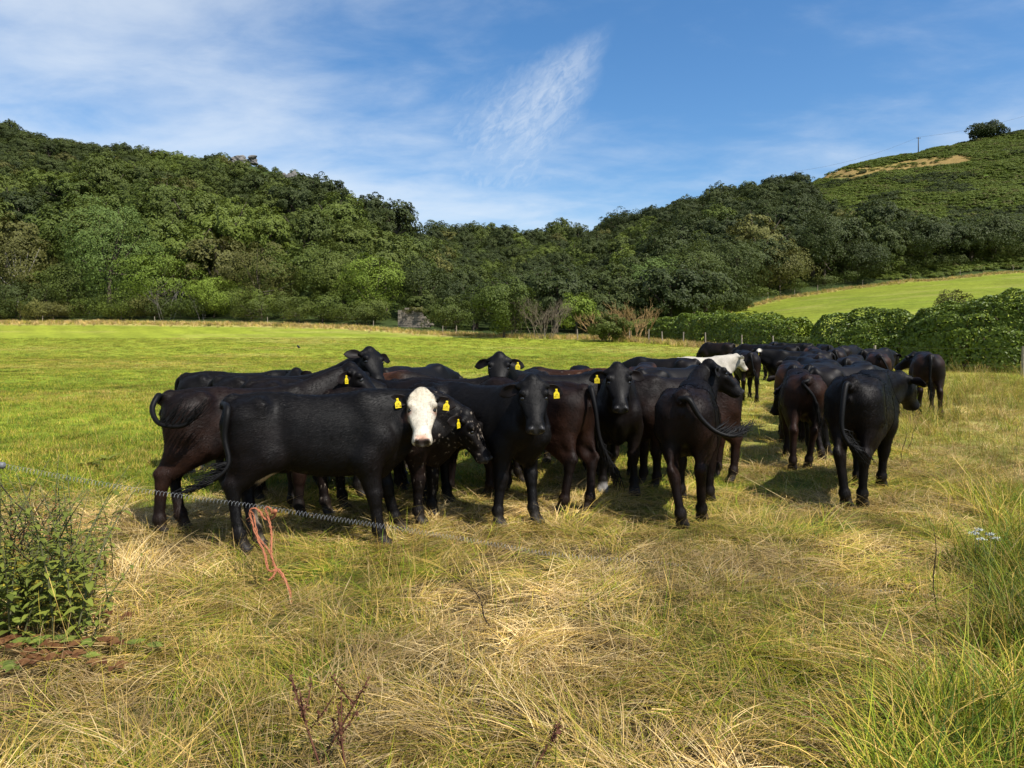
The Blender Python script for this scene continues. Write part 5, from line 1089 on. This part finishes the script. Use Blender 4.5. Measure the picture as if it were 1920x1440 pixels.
# ------------------------------------------------------------------ fences, ruin, rocks, poles
M_WOOD = simple_mat('weathered_post', (.26, .22, .17), .9, .15, .35, 14, .4)
M_WIRE = simple_mat('galvanised_wire', (.30, .31, .32), .5, .4, .15, 30, 0, .35)
M_FWIRE = simple_mat('rusty_fence_wire', (.10, .085, .07), .7, .3, .3, 30)
M_STONE = simple_mat('ruin_stone', (.19, .16, .125), .95, .15, .5, 2.5, .6)
M_ROCK = simple_mat('grey_rock', (.135, .128, .118), .95, .15, .45, .9, .8)
def fence(label, pts, hgt, r=.055, wires=2, name='fence'):
    e = add_obj(name, None, None, (0, 0, 0), label, 'fence'); rng = random.Random(len(pts)); tops = []
    for px, d in pts:
        X, Y, Z = at(px, d); h = hgt*rng.uniform(.9, 1.1); lx, ly = rng.uniform(-.05, .05), rng.uniform(-.05, .05)
        g = Geo().tube([(X, Y, Z-.2), (X+lx*.5, Y+ly*.5, Z+h*.5), (X+lx, Y+ly, Z+h)], [r, r, r*.92], 7); add_obj('post', g.mesh('post', M_WOOD, False), e); tops.append(Vector((X, Y, Z+h)))
    for k in range(wires):
        if len(tops) > 1:
            g = Geo()
            for a, b in zip(tops[:-1], tops[1:]): o = Vector((0, 0, -.08-.35*k)); g.tube([a+o, (a+b)/2+o-Vector((0, 0, .04)), b+o], .0035, 4, False)
            add_obj('wire', g.mesh('wire', M_FWIRE), e)
def build_structures():
    fe = lambda px: float(field_end(px))-.3
    fence('row of thin wooden posts along the foot of the left wood', [(px, fe(px)) for px in (-10, 80, 290, 502, 700, 830, 856)], 1.0, .045)
    fence('short run of posts right of the large leafy bush', [(1022, 74), (1083, 72.5), (1135, 71), (1180, 70)], 1.15)
    fence('row of posts standing in pale grass before the lower hedge', [(1216, 68), (1242, 66.5), (1281, 64), (1323, 61), (1391, 56), (1450, 51)], 1.2)
    fence('line of posts along the top of the upper field', [(1380, 114), (1440, 122), (1490, 127), (1533, 131), (1617, 135), (1708, 139), (1800, 141), (1900, 142)], 1.2, .05)
    fence('post and wire fence in front of the highest part of the hedge', [(1640, 33), (1917, 27.6), (2010, 26)], 1.15, .06, 3)
    # ruined wall
    X, Y, Z = at(777, 92); e = add_obj('ruined_wall', None, None, (X, Y, Z), 'ruined stone wall with a brambly top at the left field edge', 'wall'); rng = random.Random(4); g = Geo(); base = -.1
    s = 92/F; hts = lambda u: (2.15 if u < .68 else 2.0-(u-.68)*4.5)
    zr = .28; z = 0
    while z < 2.6:
        x = 0
        while x < 4.2:
            w = rng.uniform(.25, .6); u = (x+w/2)/4.2
            if z < hts(u)+rng.uniform(-.12, .12):
                for dy in (0,): g.box((x+w/2-2.1, rng.uniform(-.05, .05), z+zr/2), (w*.48, .35+rng.uniform(-.03, .04), zr*.47), Matrix.Rotation(rng.uniform(-.05, .05), 3, 'Y'))
            x += w
        z += zr
    p = add_obj('stonework', g.mesh('stonework', M_STONE, False), e, kind='stuff'); e.rotation_euler = (0, 0, R(-12))
    cm, _c = crown_mesh('ivy', 71, 2.1, .7, .35, 12, 700, .13, M_BROWNISH, 2.2); add_obj('ivy', cm, e)
    # rocky crest of the left hill
    def rock(px, d, top, w, hpx, lb, seed, n=7):
        X = (px-960)/F*d; s = d/F; ztop = EYE+(HOR-top)*s; rngr = np.random.RandomState(seed); bm = bmesh.new()
        for k in range(n):
            r = bmesh.ops.create_icosphere(bm, subdivisions=2, radius=1.0); c = np.array([rngr.uniform(-.5, .5)*w*s, rngr.uniform(-.3, .3)*w*s*.5, -rngr.uniform(.35, 1.7)*hpx*s]); sc = np.array([rngr.uniform(.10, .21)*w*s, rngr.uniform(.12, .22)*w*s, rngr.uniform(.3, .6)*hpx*s]); an = rngr.uniform(-.35, .35)
            for v in r['verts']:
                p = np.array(v.co); nz = .65+.8*float(vnoise(np.array([p[0]*2+k]), np.array([p[1]*2]), np.array([p[2]*2]), seed)[0]); q = np.round(p*nz*2.2)/2.2*.45+p*nz*.55; q = q*sc
                v.co = Vector((q[0]*math.cos(an)-q[2]*math.sin(an), q[1], q[0]*math.sin(an)+q[2]*math.cos(an)))+Vector(c)
        me = bpy.data.meshes.new('rock_outcrop'); bm.to_mesh(me); bm.free(); me.materials.append(M_ROCK); add_obj('rock_outcrop', me, None, (X, d, ztop), lb, 'rock')
    rock(458, 228, 290, 40, 12, 'pale grey crag on the skyline of the left hill', 1, 16)
    rock(512, 222, 328, 30, 12, 'small grey rocks just below the crag on the left hill', 2, 9)
    rock(545, 218, 322, 34, 18, 'broken grey rocks in the trees right of the crag', 3, 12)
    rock(604, 212, 336, 26, 12, 'low grey rocks on the falling ridge of the left hill', 4, 9)
    rock(643, 205, 366, 26, 18, 'grey rock face on the ridge halfway down the left hill', 5, 9)
    rock(724, 160, 443, 26, 18, 'pale boulder lower down among the trees of the left hill', 6, 3)
    # overhead line on the right hill
    M_POLE = simple_mat('pole_wood', (.085, .075, .065), .9, .1, .2, 5)
    tops = []
    for px, d, top, lb in ((1722, 299, 257, 'taller wooden utility pole on the skyline of the right hill'), (1492, 300, 321, 'small distant utility pole at the shoulder of the right hill')):
        X = (px-960)/F*d; Z = gz(X, d); zt = EYE+(HOR-top)*d/F; e = add_obj('utility_pole', None, None, (X, d, Z), lb, 'utility pole'); h = zt-Z
        add_obj('pole', Geo().tube([(0, 0, -.5), (0, 0, h*.5), (0, 0, h)], [.20, .18, .15], 7).mesh('pole', M_POLE), e); add_obj('crossarm', Geo().box((0, -.16, h-.5), (.9, .06, .08)).mesh('crossarm', M_POLE, False), e)
        for sx in (-.75, .75): add_obj('insulator', Geo().tube([(sx, -.16, h-.42), (sx, -.16, h-.2)], [.06, .04], 6).mesh('insulator', M_POLE), e)
        tops.append(Vector((X, d, zt)))
    g = Geo(); far = Vector(((1940-960)/F*296, 296, EYE+(HOR-212)*296/F)); near = Vector(((1440-960)/F*330, 330, EYE+(HOR-352)*330/F))
    for a, b, sag in ((far, tops[0], 1.2), (tops[0], tops[1], 2.0), (tops[1], near, .4)): g.tube([a.lerp(b, t)-Vector((0, 0, 4*sag*t*(1-t))) for t in np.linspace(0, 1, 13)], .035, 4, False)
    add_obj('overhead_wire', g.mesh('overhead_wire', M_POLE), None, None, 'thin overhead wire slung between the poles on the right hill', 'wire')
build_structures()

# ------------------------------------------------------------------ spring wire across the gateway, twine, bird
def build_gateway():
    ctrl = [(-60, 862, 5.15), (0, 873, 5.17), (240, 916, 5.2), (480, 950, 5.22), (620, 972, 5.25), (790, 998, 5.3), (910, 1018, 5.36), (1040, 1040, 5.40)]
    W = lambda px, row, d: np.array([(px-960)/F*d, d, EYE+(HOR-row)*d/F]); P = [W(*c) for c in ctrl]
    for px, row in ((1180, 1056), (1330, 1072), (1480, 1092), (1620, 1110), (1760, 1122), (1900, 1128)): d = d_of_row(row); X = (px-960)/F*d; P.append(np.array([X, d, gz(X, d)+.015]))
    C = catmull(P, 700); seg = np.r_[0, np.cumsum(np.linalg.norm(np.diff(C, axis=0), axis=1))]; n = int(seg[-1]/.026*9); sl_ = np.linspace(0, seg[-1], n); c = np.stack([np.interp(sl_, seg, C[:, k]) for k in range(3)], 1)
    tg = np.gradient(c, axis=0); tg = unit(tg); sd = unit(np.cross(tg, np.array([0, 0, 1.0]))); up = np.cross(sd, tg); th = sl_/.026*2*math.pi; rad = .018*(1+.06*np.sin(sl_*3))
    hx = c+sd*np.cos(th)[:, None]*rad[:, None]+up*np.sin(th)[:, None]*rad[:, None]
    g = Geo(); g.tube([tuple(p) for p in hx], .0010, 3, False); e = add_obj('spring_gate_wire', None, None, (0, 0, 0), 'long galvanised coil spring stretched across the gateway and trailing in the grass', 'spring wire'); add_obj('coil', g.mesh('coil', M_WIRE), e)
    M_INS = simple_mat('grey_plastic', (.11, .115, .12), .5, .4, .1, 20); p = W(4, 873, 5.17); add_obj('handle', Geo().tube([p-np.array([.05, 0, -.006]), p-np.array([.03, 0, -.004]), p+np.array([.012, 0, 0]), p+np.array([.02, 0, 0])], [.014, .024, .024, .012], 10).mesh('handle', M_INS), e)
    # twine
    M_TW = simple_mat('orange_twine', (.31, .115, .058), .85, .15, .35, 70, .6)
    def zp(zx, zy, d): return W(440+zx*.16, 920+zy*.16, d)
    a = [(475, 235), (440, 268), (425, 220), (385, 190), (362, 215), (392, 310), (420, 420), (432, 520), (430, 640), (428, 720), (452, 840), (485, 920), (450, 1000), (400, 1050)]
    b = [(478, 240), (470, 290), (440, 325), (390, 342), (335, 315), (300, 250), (235, 204), (186, 225), (180, 285), (210, 385), (250, 510), (290, 610), (335, 690), (365, 800), (388, 915), (440, 945), (500, 915), (550, 960), (590, 1040), (625, 1125), (650, 1200), (662, 1330)]
    c2 = [(190, 235), (225, 300), (262, 500), (320, 600), (400, 700), (440, 800), (480, 900), (560, 1000), (610, 1100), (640, 1170)]
    e = add_obj('orange_twine', None, None, (0, 0, 0), 'frayed orange baler twine knotted to the coil spring and hanging to the grass', 'twine'); rng = np.random.RandomState(3)
    for pts, ns, rr in ((a, 3, .0042), (b, 3, .0045), (c2, 2, .0036)):
        dd = [5.16-.50*max(0, (y-350)/980.0) for x, y in pts]; base = catmull([zp(x, y, d) for (x, y), d in zip(pts, dd)], 90); g = Geo()
        for s in range(ns):
            ph = np.arange(90)*.55+s*2*math.pi/ns; off = np.stack([np.cos(ph), np.sin(ph), 0*ph], 1)*rr*1.0+rng.normal(0, .0012, (90, 3)); g.tube([tuple(q) for q in base+off], rr, 5, True)
        for f in range(60):
            i = rng.randint(30, 88); q = base[i]; dv = rng.normal(0, 1, 3); dv[2] -= .8; dv = dv/np.linalg.norm(dv)*rng.uniform(.012, .035); g.tube([tuple(q), tuple(q+dv*.6), tuple(q+dv+np.array([0, 0, -.006]))], [.0012, .001, .0006], 3, False)
        add_obj('strand', g.mesh('strand', M_TW), e)
    k = zp(472, 240, 5.14); bm = bmesh.new(); bmesh.ops.create_icosphere(bm, subdivisions=2, radius=.017)
    for v in bm.verts: v.co *= .8+.35*float(vnoise(np.array([v.co.x*90]), np.array([v.co.y*90]), np.array([v.co.z*90]), 3)[0])
    me = bpy.data.meshes.new('knot'); bm.to_mesh(me); bm.free(); me.materials.append(M_TW); add_obj('knot', me, e, tuple(k))
    # crow far out on the field
    M_CROW = simple_mat('crow_feathers', (.010, .010, .012), .5, .3, .2, 20); X, Y, Z = at(560, 58); o = add_obj('crow', None, None, (X, Y, Z), 'small black crow on the open grass beyond the herd', 'bird', rotz=2.4)
    g = Geo().tube([(-.25, 0, .13), (-.14, 0, .16), (0, 0, .19), (.10, 0, .25), (.15, 0, .31), (.19, 0, .33), (.225, 0, .32)], [.018, .05, .085, .075, .045, .04, .018], 8); g.tube([(.22, 0, .32), (.285, 0, .305)], [.014, .003], 5)
    add_obj('body', g.mesh('body', M_CROW), o)
    for sy in (-.035, .035): add_obj('leg', Geo().tube([(0, sy, .14), (-.01, sy, .07), (.0, sy, 0), (.05, sy, .004)], .007, 4).mesh('leg', M_CROW), o)
build_gateway()

# ------------------------------------------------------------------ weeds near the camera
M_NETTLE = foliage_mat('nettle_leaves', (.075, .098, .016), (.21, .235, .036), .25, .6, .2, .3)
M_NSTEM = simple_mat('nettle_stem', (.085, .085, .035), .7, .25, .3, 30)
M_YLEAF = foliage_mat('yellowing_leaves', (.16, .15, .02), (.42, .33, .04), .3, .6, .2, .2)
M_SEED = simple_mat('rusty_seeds', (.155, .070, .025), .85, .15, .45, 60)
M_RED = simple_mat('red_dock', (.090, .036, .020), .8, .2, .45, 50)
M_DARKSTEM = simple_mat('dark_dead_stem', (.032, .022, .016), .9, .15, .3, 30)
M_REDLEAF = foliage_mat('red_bramble_leaves', (.085, .030, .014), (.17, .085, .030), .25, .6, .2, .2)
M_BRLEAF = foliage_mat('bramble_leaves', (.060, .092, .016), (.19, .225, .036), .25, .55, .3, .2)
M_CANE = simple_mat('bramble_cane', (.24, .155, .060), .75, .25, .3, 25)
M_PETAL = simple_mat('white_petals', (.36, .38, .33), .8, .2, .1, 30)
def leaf_shape(g_v, g_f, g_val, base, e, nrm, ln, w, val, droop=.35, fold=.18):
    """a pointed, slightly folded and drooping leaf of 4x2 faces"""
    e = unit(np.array(e)); nrm = np.array(nrm)-e*np.dot(nrm, e); nrm = unit(nrm); sd = np.cross(nrm, e); b = len(g_v)
    for k, t in enumerate((0, .25, .55, .82, 1)):
        hw = w*(.18, .92, .85, .42, .03)[k]*.5; c = np.array(base)+e*ln*t-nrm*droop*ln*t*t*.5
        for s_ in (-1, 0, 1): g_v.append(tuple(c+sd*hw*s_+nrm*abs(s_)*hw*fold*2)); g_val.append(val)
    for k in range(4):
        for j in range(2): g_f.append((b+k*3+j, b+k*3+j+1, b+(k+1)*3+j+1, b+(k+1)*3+j))
def weed_mesh(seed, h, n_pairs, leaf, mat):
    rng = np.random.RandomState(seed); v, f, val = [], [], []; lean = rng.normal(0, .26, 2)*h
    ctr = lambda t: np.array([lean[0]*t*t, lean[1]*t*t, h*t]); ang = rng.uniform(0, 3.14)
    for k in range(n_pairs):
        t = .18+.80*k/(n_pairs-1); ang += math.pi/2+rng.normal(0, .2); ln = leaf*1.2*(1.15-.70*t)*rng.uniform(.75, 1.2); b = ctr(t)
        for q in (0, math.pi):
            if rng.rand() < .12: continue
            a = ang+q; e = np.array([math.cos(a), math.sin(a), rng.uniform(-.35, .35)]); lv = rng.uniform(0, 1); leaf_shape(v, f, val, b+e*.01, e, (0, 0, 1), ln, ln*.55, lv, rng.uniform(.2, .9))
            for m in range(2): a2 = a+rng.normal(0, .9); e2 = np.array([math.cos(a2), math.sin(a2), rng.uniform(-.2, .5)]); l2 = ln*.45; leaf_shape(v, f, val, b, e2, (0, 0, 1), l2, l2*.5, rng.uniform(0, 1), .4)
    st = Geo().tube([tuple(ctr(t)-np.array([0, 0, .03*(t == 0)])) for t in np.linspace(0, 1, 6)], [.0055, .005, .0045, .004, .003, .0015], 5).mesh('stem', M_NSTEM)
    return mesh_from('leaves', np.array(v), np.array(f), mat, True, {'v': ('FLOAT', val)}), st
def build_weeds():
    rng = np.random.RandomState(23); protos = [weed_mesh(900+i, h, n, lf, m) for i, (h, n, lf, m) in enumerate(((.78, 17, .068, M_NETTLE), (.92, 19, .062, M_NETTLE), (.60, 14, .070, M_NETTLE), (.70, 17, .058, M_BRLEAF), (.42, 13, .060, M_BRLEAF), (.50, 12, .055, M_YLEAF)))]
    grp = 'nettles in the patch at the left edge'
    spots = [(212, 1075, 1, .70), (198, 1082, 3, .72), (150, 1085, 0, .9), (128, 1090, 3, .95), (100, 1085, 1, .95), (78, 1080, 0, .95), (112, 1100, 0, .85)]
    for k in range(95):
        px = rng.uniform(-45, 240)*rng.uniform(.55, 1); row = rng.uniform(1085, 1225); spots.append((px, row, rng.randint(0, 6), rng.choice([.5, .6, .7, .85, 1.0, 1.12])*(1 if px < 150 else .72)))
    for k, (px, row, ki, sc) in enumerate(spots):
        d = d_of_row(row); X = (px-960)/F*d; Z = gz(X, d); first = k < 7
        lb = ('leafy nettle stem standing apart at the right end of the weed patch', 'shorter nettle touching the lone nettle at the right of the weed patch', 'tall dark nettle in the middle of the weed patch', 'nettle left of the tall dark middle nettle', 'tallest nettle of the weed patch', 'nettle behind the weeds at the left, beside the tallest one', 'bushy nettle in front of the tallest one')[k] if first else 'green nettle growing in the thick of the weed patch at left'
        o = add_obj('nettle', None, None, (X, d, Z), lb, 'nettle', grp, None, rng.uniform(0, 6.28), sc); add_obj('leaves', protos[ki][0], o); add_obj('stem', protos[ki][1], o)
    # dock seed spikes and yellow leaves among the nettles
    def dock(px, row, h, lb, mat, seed, br=5, tint=M_YLEAF, leaves=True, lean=(.0, 0)):
        r = np.random.RandomState(seed); d = d_of_row(row); X = (px-960)/F*d; o = add_obj('dock_plant', None, None, (X, d, gz(X, d)), lb, 'dock'); g = Geo(); s = []
        ctr = lambda t: np.array([lean[0]*t, lean[1]*t, h*t]); g.tube([tuple(ctr(t)) for t in np.linspace(-.03, 1, 6)], [.0055, .005, .0045, .004, .003, .002], 5)
        arms = [([ctr(t) for t in np.linspace(.55, 1, 8)])]
        for b in range(br):
            t0 = r.uniform(.35, .75); a = r.uniform(0, 6.28); dv = np.array([math.cos(a)*.30, math.sin(a)*.30, .42])*h*r.uniform(.7, 1.1); pts = [ctr(t0)+dv*t*np.array([1, 1, .75+.25*t]) for t in np.linspace(0, 1, 7)]; g.tube([tuple(p) for p in pts], [.0035]*6+[.0015], 4, False); arms.append(pts[1:])
        add_obj('stem', g.mesh('stem', M_DARKSTEM if mat is M_DARKSTEM else M_RED if mat is M_RED else M_NSTEM), o); sv, sf = [], []
        for pts in arms:
            for q in range(len(pts)*7):
                i = r.uniform(0, len(pts)-1.01); p = pts[int(i)]*(1-i % 1)+pts[int(i)+1]*(i % 1)
                if r.rand() < .2*(math.sin(i*4)+1): continue
                P = (p+r.normal(0, .0075, 3))[None]; V, Q, _ = leaf_quads(P, np.array([[0, 0, 1.0]]), .0065, r, .8, 1.5); b0 = len(sv); sv += V.tolist(); sf += [tuple(int(z)+b0 for z in Q[0])]
        if mat is not M_DARKSTEM: add_obj('seed_heads', mesh_from('seed_heads', np.array(sv), sf, mat, False), o, kind='stuff')
        if leaves:
            v, f, val = [], [], []
            for q in range(9): a = r.uniform(0, 6.28); e = np.array([math.cos(a), math.sin(a), r.uniform(.1, .9)]); ln = r.uniform(.08, .2); leaf_shape(v, f, val, ctr(r.uniform(.03, .4)), e, (0, 0, 1), ln, ln*.42, r.rand(), .9)
            add_obj('leaves', mesh_from('leaves', np.array(v), np.array(f), tint, True, {'v': ('FLOAT', val)}), o)
    for k, (px, row, h) in enumerate(((60, 1130, .66), (90, 1165, .62), (20, 1150, .7), (128, 1170, .5))):
        dock(px, row, h, ('rusty seeding dock standing left of the middle nettles', 'rusty seeding dock low in the front of the weed patch', 'rusty seeding dock at the far left edge of the weed patch', 'short rusty dock at the right front of the weed patch')[k], M_SEED, 40+k, 4, M_YLEAF)
    dock(25, 1120, .75, 'thin bare dead stem leaning above the weeds at far left', M_DARKSTEM, 45, 3, M_YLEAF, True, (.12, 0))
    dock(603, 1452, .34, 'dark red dock seed stem leaning left in the foreground grass', M_RED, 50, 5, M_RED, False, (-.16, .10))
    dock(650, 1470, .26, 'smaller dark red dock seed stem right of the leaning one', M_RED, 51, 3, M_RED, False, (-.05, .06))
    dock(985, 1475, .20, 'low reddish seed stem at the bottom edge of the photo', M_RED, 52, 2, M_RED, False, (.14, .05))
    dock(600, 1440, .35, 'dark red seed stem lying out to the right at the bottom', M_RED, 53, 1, M_RED, False, (.20, .02))
    def stem(px, row, top, lb, seed, lean=.02):
        r = np.random.RandomState(seed); d = d_of_row(row); X = (px-960)/F*d; h = (row-top)*d/F; o = add_obj('dead_stem', None, None, (X, d, gz(X, d)), lb, 'plant stem'); ctr = lambda t: np.array([lean*t+.012*math.sin(t*9+seed), .05*t, h*t])
        add_obj('stem', Geo().tube([tuple(ctr(t)) for t in np.linspace(-.03, 1, 9)], [.0045]*3+[.0038]*3+[.003, .002, .001], 5).mesh('stem', M_DARKSTEM), o)
        for b in range(7):
            t0 = r.uniform(.3, .9); a = r.uniform(0, 6.28); p = ctr(t0); dv = np.array([math.cos(a), math.sin(a)*.6, .5])*r.uniform(.02, .06); add_obj('twig', Geo().tube([tuple(p), tuple(p+dv*.6), tuple(p+dv)], [.0022, .0018, .0008], 4, False).mesh('twig', M_DARKSTEM), o)
    stem(1754, 1165, 985, 'thin dark dead stem standing alone in the grass at right', 1, .02); stem(925, 1192, 1105, 'short dark dead stem leaning left in the middle of the dry grass', 2, -.13)
    stem(1690, 862, 795, 'dark spindly weed in the green grass behind the black rear view', 3, .12); stem(1700, 850, 800, 'second spindly weed close behind the dark one at right', 4, .16)
    # bramble trailing at the lower left
    e = add_obj('bramble', None, None, at(40, d_of_row(1215)), 'trailing bramble with reddish and bright green leaves at the lower left', 'bramble'); r = np.random.RandomState(31)
    for c in range(9):
        p = np.array([r.uniform(-.45, .25), r.uniform(-.45, .2), .02]); a = r.uniform(-.4, .9); dv = np.array([math.cos(a), math.sin(a)*.6, .35]); pts = []
        for k in range(9): pts.append(p.copy()); p = p+dv*.075; dv = dv+np.array([r.normal(0, .08), r.normal(0, .08), -.09]); p[2] = max(p[2], .03)
        add_obj('cane', Geo().tube([tuple(q) for q in pts], [.006]*5+[.005, .004, .003, .002], 5).mesh('cane', M_CANE), e)
        for k in range(1, 9, 1):
            v, f, val = [], [], []; a0 = r.uniform(0, 6.28)
            for j in (-1, 0, 1): e3 = np.array([math.cos(a0+j*1.0), math.sin(a0+j*1.0), .25]); leaf_shape(v, f, val, pts[k]+np.array([0, 0, .01]), e3, (0, -.3, 1), .065, .042, r.rand(), .5)
            add_obj('leaf', mesh_from('leaf', np.array(v), np.array(f), M_REDLEAF if r.rand() < .5 else M_BRLEAF, True, {'v': ('FLOAT', val)}), e)
    # broad dock leaves in the green grass at the left, and a white umbel at the right
    for px, d, lb in ((165, 9.4, 'dark broad-leaved dock in the green grass left of the herd'), (200, 9.9, 'smaller broad-leaved dock right of the darker one in the green grass')):
        X, Y, Z = at(px, d); o = add_obj('dock_leaves', None, None, (X, Y, Z), lb, 'dock')
        for q in range(11):
            v, f, val = [], [], []; a = r.uniform(0, 6.28); e3 = np.array([math.cos(a), math.sin(a), r.uniform(.25, 1.0)]); ln = r.uniform(.13, .25); leaf_shape(v, f, val, (0, 0, .01), e3, (0, 0, 1), ln, ln*.32, r.rand(), .8); add_obj('leaf', mesh_from('leaf', np.array(v), np.array(f), M_NETTLE, True, {'v': ('FLOAT', val)}), o)
    for k, (px, row, tops) in enumerate(((1850, 1085, ((1858, 1002), (1842, 1012), (1868, 1010))), (1826, 1075, ((1828, 1000), (1836, 994))))):
        d = d_of_row(row); X = (px-960)/F*d; o = add_obj('cow_parsley', None, None, (X, d, gz(X, d)), ('white flowering umbel with three heads in the green clump at right', 'smaller white flower head left of the three-headed one')[k], 'flower')
        for j, (tpx, trow) in enumerate(tops):
            tip = np.array([(tpx-px)/F*d, .0, (row-trow)*d/F]); add_obj('stem', Geo().tube([(0, 0, -.02), tuple(tip*.5+np.array([.01, 0, 0])), tuple(tip)], [.004, .003, .002], 5).mesh('stem', M_NSTEM), o)
            P = tip+np.stack([r.normal(0, .013, 46), r.normal(0, .010, 46), r.normal(0, .005, 46)], 1); V, Q, _ = leaf_quads(P, np.tile([[0, -.3, 1.0]], (46, 1)), .0065, r, .9, .5); add_obj('flower_head', mesh_from('flower_head', V, Q, M_PETAL, False), o, kind='stuff')
build_weeds()
